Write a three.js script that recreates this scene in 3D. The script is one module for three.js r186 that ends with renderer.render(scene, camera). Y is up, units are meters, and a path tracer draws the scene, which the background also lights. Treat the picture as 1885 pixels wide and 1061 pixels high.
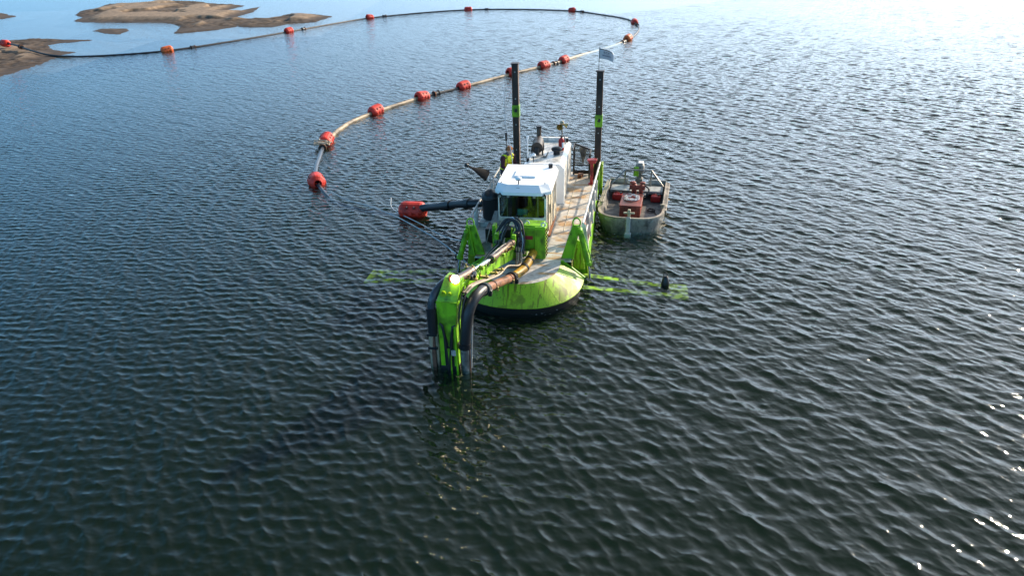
import * as THREE from 'three';
import { RoundedBoxGeometry } from 'three/addons/geometries/RoundedBoxGeometry.js';
import { mergeGeometries, mergeVertices } from 'three/addons/utils/BufferGeometryUtils.js';
import { MarchingCubes } from 'three/addons/objects/MarchingCubes.js';

// ------------------------------------------------------------------ camera, sky, sun, exposure
const scene = new THREE.Scene();
const camera = new THREE.PerspectiveCamera(45.21, 1024 / 577, 0.1, 6000);
camera.position.set(0, 9.5, 0);
camera.rotation.set(THREE.MathUtils.degToRad(-27.4), 0, THREE.MathUtils.degToRad(-1.6), 'YXZ');

const SUN = new THREE.Vector3(0.735, 0.41, -0.59).normalize();
const smooth = THREE.MathUtils.smoothstep, lerp = THREE.MathUtils.lerp, clamp = THREE.MathUtils.clamp;
function skyTexture() {
  const W = 512, H = 256, data = new Float32Array(W * H * 4);
  const horizon = [0.30, 0.63, 0.93], low = [0.12, 0.54, 1.10], zenith = [0.010, 0.028, 0.062];
  for (let r = 0; r < H; r++) {
    const up = ((r + 0.5) / H - 0.5) * Math.PI, y = Math.sin(up), e = Math.max(0, y);
    for (let c = 0; c < W; c++) {
      const a = ((c + 0.5) / W - 0.5) * 2 * Math.PI, x = Math.cos(a) * Math.cos(up), z = Math.sin(a) * Math.cos(up);
      const cs = clamp(x * SUN.x + y * SUN.y + z * SUN.z, -1, 1), g = Math.acos(cs);
      const k1 = Math.exp(-e / 0.14), k2 = Math.exp(-((e / 0.52) ** 1.5)), antisolarFill = 0.80 + 1.25 * cs * cs * smooth(-cs, 0, 0.7);  // lifts the unseen sky opposite the sun, to brighten shaded fronts
      const wide = Math.exp(-((g / 0.86) ** 2)), near = Math.exp(-g / 0.20);
      const fall = (0.20 + 0.80 * Math.exp(-((e / 0.54) ** 1.5))) * (0.70 + 0.30 * smooth(e, 0, 0.26)), glow = [(2.32 * wide + 0.9 * near) * fall, (2.40 * wide + 0.85 * near) * fall, (2.48 * wide + 0.75 * near) * fall];
      for (let k = 0; k < 3; k++) data[(r * W + c) * 4 + k] = (zenith[k] + (low[k] - zenith[k]) * k2 + (horizon[k] - low[k]) * k1) * antisolarFill + glow[k];
      data[(r * W + c) * 4 + 3] = 1;
    }
  }
  const t = new THREE.DataTexture(data, W, H, THREE.RGBAFormat, THREE.FloatType);
  t.mapping = THREE.EquirectangularReflectionMapping; t.magFilter = THREE.LinearFilter; t.needsUpdate = true;
  return t;
}
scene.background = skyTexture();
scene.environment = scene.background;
const sun = new THREE.DirectionalLight(new THREE.Color().setRGB(1, 0.83, 0.62), 5);
sun.name = 'sun'; sun.position.copy(SUN).multiplyScalar(120).add(new THREE.Vector3(0, 0, -30)); sun.target.position.set(0, 0, -30);
sun.castShadow = true; sun.shadow.radius = 2.5; sun.shadow.mapSize.set(4096, 4096);
Object.assign(sun.shadow.camera, { left: -70, right: 70, top: 70, bottom: -70, near: 1, far: 300 });
scene.add(sun, sun.target);
const EXPOSURE = 1.5;

// ------------------------------------------------------------------ helpers
const V = (x, y, z) => new THREE.Vector3(x, y, z);
const R = THREE.MathUtils.degToRad;
let seed = 7;
const rnd = () => { seed = (seed + 0x6d2b79f5) | 0; let t = Math.imul(seed ^ (seed >>> 15), 1 | seed); t = (t + Math.imul(t ^ (t >>> 7), 61 | t)) ^ t; return ((t ^ (t >>> 14)) >>> 0) / 4294967296; };
function hash2(i, j, s) { let h = Math.imul(i, 374761393) + Math.imul(j, 668265263) + Math.imul(s, 2147483647 - 58); h = Math.imul(h ^ (h >>> 13), 1274126177); return ((h ^ (h >>> 16)) >>> 0) / 4294967296; }
function vnoise(x, y, s = 0, per = 0) {
  let i = Math.floor(x), j = Math.floor(y); const fx = x - i, fy = y - j, u = fx * fx * (3 - 2 * fx), v = fy * fy * (3 - 2 * fy);
  const w = (n) => (per ? ((n % per) + per) % per : n);
  return lerp(lerp(hash2(w(i), w(j), s), hash2(w(i + 1), w(j), s), u), lerp(hash2(w(i), w(j + 1), s), hash2(w(i + 1), w(j + 1), s), u), v);
}
function fbm(x, y, s = 0, o = 4, per = 0) { let a = 0.5, t = 0, n = 0; for (let k = 0; k < o; k++) { t += a * vnoise(x, y, s + k * 17, per); n += a; a *= 0.5; x *= 2; y *= 2; per *= 2; } return t / n; }
function dataTex(n, f, srgb = true) {
  const d = new Uint8Array(n * n * 4);
  for (let j = 0; j < n; j++) for (let i = 0; i < n; i++) { const c = f(i / n, j / n), o = (j * n + i) * 4; for (let k = 0; k < 3; k++) d[o + k] = clamp(c[k], 0, 1) * 255; d[o + 3] = 255; }
  const t = new THREE.DataTexture(d, n, n); t.wrapS = t.wrapT = THREE.RepeatWrapping; t.magFilter = THREE.LinearFilter; t.minFilter = THREE.LinearMipmapLinearFilter;
  if (srgb) t.colorSpace = THREE.SRGBColorSpace; t.needsUpdate = true; return t;
}
// grime that multiplies a paint: uv in metres, one tile 2 m
const grime = dataTex(512, (u, v) => {
  const a = fbm(u * 6, v * 6, 1, 5, 6), b = fbm(u * 24, v * 10, 9, 4, 24 % 24 || 24), s = smooth(fbm(u * 16, v * 3, 21, 3, 16), 0.55, 0.8);
  const k = 0.99 - 0.28 * smooth(a, 0.48, 0.75) - 0.14 * smooth(b, 0.5, 0.8) - 0.10 * s; return [k, k * 0.985, k * 0.95];
});
const heavyGrime = dataTex(512, (u, v) => {
  const a = fbm(u * 5, v * 5, 3, 6, 5), b = fbm(u * 20, v * 20, 14, 4, 20), k = 0.97 - 0.34 * smooth(a, 0.46, 0.72) - 0.2 * smooth(b, 0.5, 0.8);
  return [k, k * 0.97, k * 0.9];
});
// rust, mud and scuffs that run down the bow
const bowGrime = dataTex(512, (u, v) => {
  const a = fbm(u * 8, v * 8, 81, 5, 8), r = smooth(fbm(u * 26, v * 5, 83, 4, 26), 0.55, 0.74), m = smooth(a, 0.52, 0.70), sp = smooth(vnoise(u * 70, v * 70, 86, 70), 0.90, 0.97), low = 0.92 + 0.16 * (fbm(u * 3, v * 3, 88, 3, 3) - 0.5);
  let c = [low, low, low * 0.97]; c = c.map((x, k) => lerp(x, [0.62, 0.52, 0.30][k], 0.55 * m)); c = c.map((x, k) => lerp(x, [0.55, 0.40, 0.22][k], 0.6 * r)); return c.map((x, k) => lerp(x, [0.30, 0.18, 0.10][k], 0.8 * sp));
});
bowGrime.repeat.set(0.55, 0.55);
// dark patches painted to break up sunken steel as rippled water would
const waterBreakup = dataTex(256, (u, v) => { const a = fbm(u * 9, v * 9, 91, 4, 9), k = 1 - 0.6 * smooth(a, 0.40, 0.68); return [k, k, k * 0.9]; });
const roughMap = dataTex(256, (u, v) => { const a = 0.55 + 0.45 * fbm(u * 8, v * 8, 31, 4, 8); return [a, a, a]; }, false);
const rep = (t, r) => { const c = t.clone(); c.repeat.set(r, r); c.needsUpdate = true; return c; };
const grime2 = rep(grime, 0.5), heavy2 = rep(heavyGrime, 0.5), rough2 = rep(roughMap, 0.8);
function mat(rgb, rough = 0.6, o = {}) {
  const m = new THREE.MeshPhysicalMaterial({ roughness: rough, metalness: o.metal ?? 0, map: o.map ?? null, roughnessMap: o.roughMap ?? null, side: THREE.DoubleSide });
  m.color.setRGB(...rgb); if (o.coat) { m.clearcoat = o.coat; m.clearcoatRoughness = 0.25; } return m;
}
const M = {
  lime: mat([0.235, 0.57, 0.008], 0.62, { map: grime2, roughMap: rough2 }),
  limeSunDirty: mat([0.34, 0.57, 0.010], 0.65, { map: bowGrime, roughMap: rough2 }),  // base yellowed to stand in for sunlight on the bow; map is dirt
  yellow: mat([0.62, 0.36, 0.03], 0.5, { map: heavy2 }),
  white: mat([0.86, 0.855, 0.84], 0.42, { map: grime2, roughMap: rough2, coat: 0.2 }),
  whiteClean: mat([0.89, 0.885, 0.87], 0.35, { coat: 0.3 }),
  cream: mat([0.62, 0.58, 0.48], 0.6, { map: heavy2 }),
  grey: mat([0.28, 0.29, 0.30], 0.6, { map: heavy2 }),
  paleGrey: mat([0.45, 0.47, 0.48], 0.5, { map: grime2 }),
  black: mat([0.012, 0.012, 0.013], 0.5, { roughMap: rough2 }),
  rubber: mat([0.018, 0.018, 0.02], 0.42),
  wetHose: mat([0.045, 0.05, 0.06], 0.22),
  under: mat([0.008, 0.009, 0.008], 0.6),
  spud: mat([0.040, 0.027, 0.022], 0.62, { map: heavy2, roughMap: rough2 }),
  spudLitEdge: mat([0.13, 0.085, 0.06], 0.5, { map: heavy2, metal: 0.2 }),  // lighter copy of the spud brown, painted for sunlit edges
  chrome: mat([0.72, 0.70, 0.68], 0.16, { metal: 1 }),
  barrel: mat([0.34, 0.26, 0.24], 0.38, { metal: 0.6, map: heavy2 }),
  brownPipe: mat([0.36, 0.17, 0.11], 0.5, { map: heavy2, roughMap: rough2 }),
  rustPipe: mat([0.40, 0.33, 0.26], 0.55, { map: heavy2 }),
  steel: mat([0.40, 0.40, 0.41], 0.4, { metal: 0.85, map: grime2 }),
  alu: mat([0.50, 0.49, 0.47], 0.38, { metal: 0.55, map: grime2, roughMap: rough2 }),
  aluFloor: mat([0.17, 0.18, 0.20], 0.6, { metal: 0.2, map: heavy2 }),
  gunwale: mat([0.42, 0.38, 0.34], 0.6, { map: heavy2 }),
  brass: mat([0.55, 0.42, 0.16], 0.35, { metal: 0.8 }),
  floatRed: mat([0.70, 0.032, 0.014], 0.55, { map: grime2 }),
  floatOrange: mat([0.70, 0.13, 0.022], 0.5, { map: grime2 }),
  pocketShade: mat([0.20, 0.016, 0.009], 0.8),
  redPaint: mat([0.42, 0.03, 0.035], 0.5, { map: grime2 }),
  redBox: mat([0.30, 0.06, 0.045], 0.55, { map: heavy2 }),
  redCan: mat([0.45, 0.02, 0.015], 0.4),
  orange: mat([0.70, 0.16, 0.03], 0.55, { map: grime2 }),
  interior: mat([0.16, 0.075, 0.05], 0.7, { map: heavy2 }),
  seat: mat([0.03, 0.028, 0.028], 0.8),
  teal: mat([0.06, 0.30, 0.30], 0.4),
  rope: mat([0.34, 0.44, 0.50], 0.8),
  ropePale: mat([0.55, 0.58, 0.60], 0.8),
  hoseBeige: mat([0.42, 0.34, 0.25], 0.6),
  rust: mat([0.30, 0.12, 0.05], 0.8, { map: heavy2 }),
  olive: mat([0.25, 0.27, 0.03], 0.6, { map: heavy2 }),
};
M.glass = new THREE.MeshPhysicalMaterial({ roughness: 0.03, transmission: 1, thickness: 0, ior: 1.5, side: THREE.DoubleSide }); M.glass.color.setRGB(0.66, 0.74, 0.74);

// uv in metres from the dominant axis of each face
function metreUV(g) {
  g = g.index ? g.toNonIndexed() : g; if (!g.attributes.normal) g.computeVertexNormals();
  const p = g.attributes.position, uv = new Float32Array(p.count * 2), a = V(0, 0, 0), b = V(0, 0, 0), c = V(0, 0, 0);
  for (let i = 0; i < p.count; i += 3) {
    a.fromBufferAttribute(p, i); b.fromBufferAttribute(p, i + 1).sub(a); c.fromBufferAttribute(p, i + 2).sub(a); b.cross(c);
    const nx = Math.abs(b.x), ny = Math.abs(b.y), nz = Math.abs(b.z);
    for (let k = 0; k < 3; k++) {
      const x = p.getX(i + k), y = p.getY(i + k), z = p.getZ(i + k);
      const [s, t] = nx > ny && nx > nz ? [z, y] : ny > nz ? [x, z] : [x, y];
      uv[(i + k) * 2] = s + 0.37 * (nx > ny ? 1 : 0); uv[(i + k) * 2 + 1] = t;
    }
  }
  for (const k of Object.keys(g.attributes)) if (!['position', 'normal'].includes(k)) g.deleteAttribute(k);
  g.setAttribute('uv', new THREE.BufferAttribute(uv, 2)); return g;
}
const used = {};
const numbered = (n) => { used[n] = (used[n] ?? -1) + 1; return used[n] ? `${n}_${String(used[n]).padStart(3, '0')}` : n; };
function meshOf(name, geos, m) {
  const g = Array.isArray(geos) ? (geos.length > 1 ? mergeGeometries(geos.map(metreUV)) : metreUV(geos[0])) : metreUV(geos);
  const o = new THREE.Mesh(g, m); o.name = name; o.castShadow = o.receiveShadow = true; return o;
}
function part(parent, name, geos, m, label) { const o = meshOf(name, geos, m); parent.add(o); if (label) o.userData.label = label; return o; }
function tag(o, label, category, group) { Object.assign(o.userData, { label, category }); if (group) o.userData.group = group; return o; }
function thing(name, label, category, pos = [0, 0, 0], turn = 0, group) {
  const o = new THREE.Group(); o.name = numbered(name); o.position.set(...pos); o.rotation.y = turn; scene.add(o); return tag(o, label, category, group);
}
function single(name, geos, m, label, category, group) { const o = meshOf(numbered(name), geos, m); scene.add(o); return tag(o, label, category, group); }
function copyOf(src, label, pos, turn) { const c = src.clone(); c.name = numbered(src.name.replace(/_\d+$/, '')); c.userData = { ...src.userData, label }; if (pos) c.position.set(...pos); if (turn !== undefined) c.rotation.y = turn; scene.add(c); return c; }
const box = (w, h, d, x = 0, y = 0, z = 0, r = 0.012) => new RoundedBoxGeometry(w, h, d, 1, Math.min(r, w / 3, h / 3, d / 3)).translate(x, y, z);
const bx2 = (x0, x1, y0, y1, z0, z1, r) => box(x1 - x0, y1 - y0, z1 - z0, (x0 + x1) / 2, (y0 + y1) / 2, (z0 + z1) / 2, r);
function orient(g, a, b) { const d = b.clone().sub(a); const q = new THREE.Quaternion().setFromUnitVectors(V(0, 1, 0), d.clone().normalize()); return g.applyQuaternion(q).translate((a.x + b.x) / 2, (a.y + b.y) / 2, (a.z + b.z) / 2); }
const rod = (a, b, r0, r1 = r0, seg = 14) => orient(new THREE.CylinderGeometry(r1, r0, a.distanceTo(b), seg), a, b);
// beam of rectangular section from a to b
function beam(a, b, w, h, up = V(0, 1, 0)) {
  const d = b.clone().sub(a), L = d.length(); d.normalize(); const s = new THREE.Vector3().crossVectors(up, d).normalize(), u = new THREE.Vector3().crossVectors(d, s);
  const g = new RoundedBoxGeometry(w, h, L, 1, Math.min(0.012, w / 3, h / 3));
  return g.applyMatrix4(new THREE.Matrix4().makeBasis(s, u, d)).translate((a.x + b.x) / 2, (a.y + b.y) / 2, (a.z + b.z) / 2);
}
const curve = (pts, t = 0.5) => new THREE.CatmullRomCurve3(pts, false, 'catmullrom', t);
const tube = (pts, r, n = 0, seg = 8) => new THREE.TubeGeometry(curve(pts), n || Math.max(8, pts.length * 6), r, seg);
function plate(pts, depth, bevel = 0.008) { // polygon in x,y extruded along z, centred
  const s = new THREE.Shape(pts.map(([x, y]) => new THREE.Vector2(x, y)));
  return new THREE.ExtrudeGeometry(s, { depth, bevelEnabled: bevel > 0, bevelSize: bevel, bevelThickness: bevel, bevelSegments: 1, curveSegments: 10 }).translate(0, 0, -depth / 2);
}
function loft(rings, closed = false) { // quads between rings of equal length
  const p = [], n = rings[0].length;
  for (let r = 0; r + 1 < rings.length; r++) for (let i = 0; i < (closed ? n : n - 1); i++) {
    const a = rings[r][i], b = rings[r][(i + 1) % n], c = rings[r + 1][i], d = rings[r + 1][(i + 1) % n];
    for (const q of [a, c, b, b, c, d]) p.push(q.x, q.y, q.z);
  }
  const g = new THREE.BufferGeometry(); g.setAttribute('position', new THREE.Float32BufferAttribute(p, 3)); g.computeVertexNormals(); return g;
}
function loftSmooth(rings, closed = false) { let g = loft(rings, closed); g.deleteAttribute('normal'); g = mergeVertices(g, 1e-4); g.computeVertexNormals(); return g.toNonIndexed(); }
function sheet(pts, y, th = 0.03) { // horizontal slab with the outline [x,z], top at y
  const s = new THREE.Shape(pts.map(([x, z]) => new THREE.Vector2(x, -z)));
  return new THREE.ExtrudeGeometry(s, { depth: th, bevelEnabled: false, curveSegments: 12 }).rotateX(-Math.PI / 2).translate(0, y - th, 0);
}
const disc = (r, h, x, y, z, seg = 18) => new THREE.CylinderGeometry(r, r, h, seg).translate(x, y, z);
const ringGeo = (r, t) => new THREE.TorusGeometry(r, t, 6, 20);

// ------------------------------------------------------------------ water, bed, sandbanks
const dredgerAt = V(0, 0, -16.75), dredgerTurn = R(-10);
const banks = {
  main: [[-57.8, -99.9], [-59.2, -104.5], [-62.5, -108.8], [-65, -115.6], [-64.7, -119.7], [-66.6, -127.1], [-60.9, -124.9], [-60.9, -128.4], [-57, -129.7], [-53.9, -127.3], [-52.2, -127.2], [-49.1, -123.4], [-44.3, -119.2], [-40.2, -116.2], [-40.5, -110.5], [-39.8, -107.3], [-38.3, -107.6], [-37.8, -111.4], [-37, -113.6], [-35.5, -105.4], [-36, -100], [-34.1, -97], [-31.4, -96.3], [-29.5, -99], [-29.3, -102.4], [-26.3, -100.9], [-23.4, -98.1], [-22.5, -96.6], [-23.3, -90.3], [-25.9, -89.2], [-27.3, -86.4], [-29.8, -87], [-32, -88.5], [-33.3, -85.7], [-35.2, -83.7], [-37.1, -83.2], [-38.6, -86.9], [-39.5, -90.7], [-43.6, -94.7], [-48.7, -96.2], [-55.5, -97.8]],
  islet: [[-48.6, -87.5], [-48.9, -89.6], [-45.8, -89.5], [-44.5, -87.7], [-43.7, -83.6], [-45.9, -85]],
  near: [[-60, -79.6], [-54.9, -79.8], [-53.7, -80.8], [-50.9, -81.5], [-44.7, -79.1], [-47.1, -77.5], [-47.5, -76], [-44.3, -72.2], [-41.5, -70.3], [-42.1, -68.8], [-41.5, -66.8], [-40.9, -64.1], [-40.8, -60.9], [-40.6, -57.7], [-41, -52.6], [-60, -50]],
  far: [[-86.3, -120.5], [-78.1, -115.9], [-74.8, -112.7], [-71.2, -108.8], [-71, -106], [-73.2, -101.4], [-86, -98]],
};
function polyDist(P, x, z) { // positive inside
  let d = 1e9, inside = false;
  for (let i = 0, j = P.length - 1; i < P.length; j = i++) {
    const [ax, az] = P[i], [bx, bz] = P[j], ex = bx - ax, ez = bz - az, t = clamp(((x - ax) * ex + (z - az) * ez) / (ex * ex + ez * ez), 0, 1);
    d = Math.min(d, (x - ax - t * ex) ** 2 + (z - az - t * ez) ** 2);
    if ((az > z) !== (bz > z) && x < (ex * (z - az)) / ez + ax) inside = !inside;
  }
  return (inside ? 1 : -1) * Math.sqrt(d);
}
// the pipeline's outer sweep shelters the water behind it
const sheltered = [[-140, -66], [-41, -67], [-36.7, -67.5], [-32.2, -69.6], [-28.2, -74.6], [-23.9, -81.8], [-16.9, -93.5], [-11, -98.5], [-4.8, -100.6], [2, -99.5], [8.7, -95.5], [12.5, -90], [22, -96], [40, -112], [30, -150], [-140, -150]];
const calmAt = (x, z) => (z > -60 ? 0 : smooth(polyDist(sheltered, x, z) + 2.5 * (fbm(x * 0.22, z * 0.12, 5, 3) - 0.5), -0.6, 1.4) * (0.70 + 0.30 * smooth(fbm(x * 0.06 + 9, z * 0.03, 8, 3), 0.35, 0.6)));

const waves = [];
{ seed = 41;
  const N = 104;
  for (let i = 0; i < N; i++) {
    const u = (i + rnd() * 0.9) / N, L = 0.15 * Math.pow(13, u);                    // 0.15 .. 2 m
    const spread = (rnd() + rnd() + rnd() - 1.5) * lerp(1.25, 0.68, smooth(L, 0.3, 0.75));
    const dir = Math.atan2(0.80, -0.55) + 0.17 * smooth(L, 0.35, 0.8) + spread;                                    // towards the camera and to the left
    const k = 2 * Math.PI / L, peak = Math.exp(-((Math.log(L / 0.39)) ** 2) / 0.75);
    waves.push({ kx: Math.cos(dir) * k, kz: Math.sin(dir) * k, L, a: (0.0255 * peak + 0.0090) / k * Math.sqrt(96 / N), p: rnd() * 6.283 });
  }
}
function waterGeometry() {
  const rows = [];
  let D = -14; while (D < 7.5) { rows.push(D); D += 0.6; }
  while (D < 118) { rows.push(D); D += clamp(0.0024 * D, 0.042, 0.3); }
  while (D < 2500) { rows.push(D); D *= 1.08; }
  const nc = 1000, nr = rows.length, pos = new Float32Array(nr * nc * 3), nor = new Float32Array(nr * nc * 3), uv = new Float32Array(nr * nc * 2), calm = new Float32Array(nr * nc);
  const c0 = Math.cos(dredgerTurn), s0 = Math.sin(dredgerTurn);
  for (let r = 0; r < nr; r++) {
    const d = rows[r], half = d > 118 ? 96 + (d - 118) * 1.5 : 9.5 + 0.735 * Math.max(d, 0), dx = 2 * half / (nc - 1), dz = r ? rows[r] - rows[r - 1] : 0.6, cell = Math.max(dx, dz);
    const act = waves.filter((w) => w.L > 2.4 * cell), far = d > 160 ? 0 : 1;
    const fade = act.map((w) => smooth(w.L / cell, 2.4, 4.2) * w.a);
    for (let c = 0; c < nc; c++) {
      const x0 = (2 * c / (nc - 1) - 1) * half, z0 = -d, i = r * nc + c;
      const q = calmAt(x0, z0); calm[i] = q;
      const gust = (0.42 + 1.18 * fbm(x0 * 0.085 + 3, z0 * 0.045, 2, 4)) * lerp(0.80, 1.05, smooth(x0 / Math.max(half, 1), -0.5, 0.7)) * lerp(1, 0.16, q) * far;
      const longer = lerp(lerp(0.36, 1.05, smooth(d, 32, 72)), 1, smooth(x0 / (4 + 0.5 * Math.max(d, 0)), -0.25, 0.75)), shorter = lerp(1.22, 1, smooth(longer, 0.4, 0.9));
      const farBig = 0.55 * smooth(d, 28, 58);
      let y = 0, sx = 0, sz = 0, ox = 0, oz = 0;
      for (let k = 0; k < act.length; k++) {
        const w = act[k], ph = w.kx * x0 + w.kz * z0 + w.p, a = fade[k] * gust * lerp(shorter, longer, smooth(w.L, 0.30, 0.52)) * (1 - farBig * smooth(w.L, 0.75, 1.25)), co = Math.cos(ph), si = Math.sin(ph), kk = 2 * Math.PI / w.L;
        y += a * co; sx -= a * w.kx * si; sz -= a * w.kz * si; const st = 1.4 * a / kk; ox -= st * w.kx * si; oz -= st * w.kz * si;
      }
      // rings that spread from the moored vessel
      const rx = x0 - 2.2, rz = z0 + 27.5, rr = Math.hypot(rx, rz);
      if (rr < 24 && cell < 0.2) { const a = 0.0085 * smooth(rr, 2, 5) * (1 - smooth(rr, 9, 24)), k = 2 * Math.PI / 0.78, ph = k * rr; y += a * Math.cos(ph); const s = -a * k * Math.sin(ph) / Math.max(rr, 0.1); sx += s * rx; sz += s * rz; }
      pos[i * 3] = x0 + ox; pos[i * 3 + 1] = y; pos[i * 3 + 2] = z0 + oz;
      const l = 1 / Math.hypot(sx, 1, sz); nor[i * 3] = -sx * l; nor[i * 3 + 1] = l; nor[i * 3 + 2] = -sz * l;
      uv[i * 2] = x0; uv[i * 2 + 1] = z0;
    }
  }
  const lists = [[], [], [], [], []];
  for (let r = 0; r + 1 < nr; r++) for (let c = 0; c + 1 < nc; c++) {
    const i = r * nc + c, q = calm[i] + 0.25 * (hash2(r, c, 3) - 0.5), near = rows[r] * (0.86 + 0.28 * hash2(r, c, 9)), L = lists[near < 17 ? 3 : near < 27 ? 4 : rows[r] < 60 || q < 0.3 ? 0 : q < 0.7 ? 1 : 2];
    L.push(i, i + 1, i + nc, i + 1, i + nc + 1, i + nc);
  }
  const g = new THREE.BufferGeometry();
  g.setAttribute('position', new THREE.BufferAttribute(pos, 3)); g.setAttribute('normal', new THREE.BufferAttribute(nor, 3)); g.setAttribute('uv', new THREE.BufferAttribute(uv, 2));
  const all = new Uint32Array(lists.reduce((n, l) => n + l.length, 0)); let at = 0;
  lists.forEach((l, k) => { all.set(l, at); g.addGroup(at, l.length, k); at += l.length; });
  g.setIndex(new THREE.BufferAttribute(all, 1)); return g;
}
// capillary ripples: periodic tile of 3.6 m
const rippleTile = 3.6;
const ripple = (() => {
  seed = 99; const n = 720, comps = [], h = new Float32Array(n * n);
  for (let i = 0; i < 110; i++) {
    const L = 0.075 * Math.pow(5.2, (i + rnd()) / 110), dir = Math.atan2(0.80, -0.50) + (rnd() + rnd() + rnd() - 1.5) * 1.15, m = rippleTile / L;
    comps.push([Math.round(Math.cos(dir) * m), Math.round(Math.sin(dir) * m), Math.pow(L, 1.15), rnd() * 6.283]);
  }
  for (const [a, b, amp, p] of comps) {
    const cx = new Float32Array(n), sx = new Float32Array(n), cy = new Float32Array(n), sy = new Float32Array(n);
    for (let i = 0; i < n; i++) { const u = 2 * Math.PI * a * i / n + p, v = 2 * Math.PI * b * i / n; cx[i] = Math.cos(u); sx[i] = Math.sin(u); cy[i] = Math.cos(v); sy[i] = Math.sin(v); }
    for (let j = 0; j < n; j++) for (let i = 0; i < n; i++) h[j * n + i] += amp * (cx[i] * cy[j] - sx[i] * sy[j]);
  }
  let s = 0; for (const v of h) s += v * v; s = Math.sqrt(s / h.length);
  const d = new Float32Array(n * n * 4);
  for (let i = 0; i < n * n; i++) { const t = h[i] / s, v = 0.5 + 0.12 * (t + 0.18 * (t * t - 1)); d[i * 4] = d[i * 4 + 1] = d[i * 4 + 2] = v; d[i * 4 + 3] = 1; }
  const t = new THREE.DataTexture(d, n, n, THREE.RGBAFormat, THREE.FloatType); t.wrapS = t.wrapT = THREE.RepeatWrapping; t.magFilter = THREE.LinearFilter; t.repeat.set(1 / rippleTile, 1 / rippleTile); t.needsUpdate = true; return t;
})();
function waterMaterial(bump, rough) {
  const m = new THREE.MeshPhysicalMaterial({ roughness: rough, transmission: 1, thickness: 0, ior: 1.34, bumpMap: ripple, bumpScale: bump, side: THREE.DoubleSide });
  m.color.setRGB(0.86, 0.95, 0.92); return m;
}
{
  const water = new THREE.Mesh(waterGeometry(), [waterMaterial(0.034, 0.055), waterMaterial(0.022, 0.05), waterMaterial(0.012, 0.06), waterMaterial(0.017, 0.065), waterMaterial(0.025, 0.06)]);
  water.name = 'water'; water.userData.kind = 'structure'; water.receiveShadow = true; scene.add(water);
  // silt held in the water: thin veils, then the depth that lets nothing through
  for (const [y, op] of [[-0.095, 0.40], [-0.25, 0.42], [-0.75, 0.40], [-1.6, 0.48]]) {
    const m = new THREE.MeshPhysicalMaterial({ roughness: 1, specularIntensity: 0, transparent: true, opacity: op, side: THREE.DoubleSide }); m.color.setRGB(0.0118, 0.0218, 0.0128);
    const o = new THREE.Mesh(new THREE.PlaneGeometry(90, 60).rotateX(-Math.PI / 2).translate(0, y, -30), m); o.name = numbered('silty_water'); o.userData.kind = 'structure'; scene.add(o);
  }
  const bedMat = new THREE.MeshPhysicalMaterial({ roughness: 1, specularIntensity: 0, side: THREE.DoubleSide }); bedMat.color.setRGB(0.0118, 0.0218, 0.0128);
  const bed = new THREE.Mesh(new THREE.PlaneGeometry(9000, 9000).rotateX(-Math.PI / 2).translate(0, -3, 0), bedMat);
  bed.name = 'river_bed'; bed.userData.kind = 'structure'; scene.add(bed);
}
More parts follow.
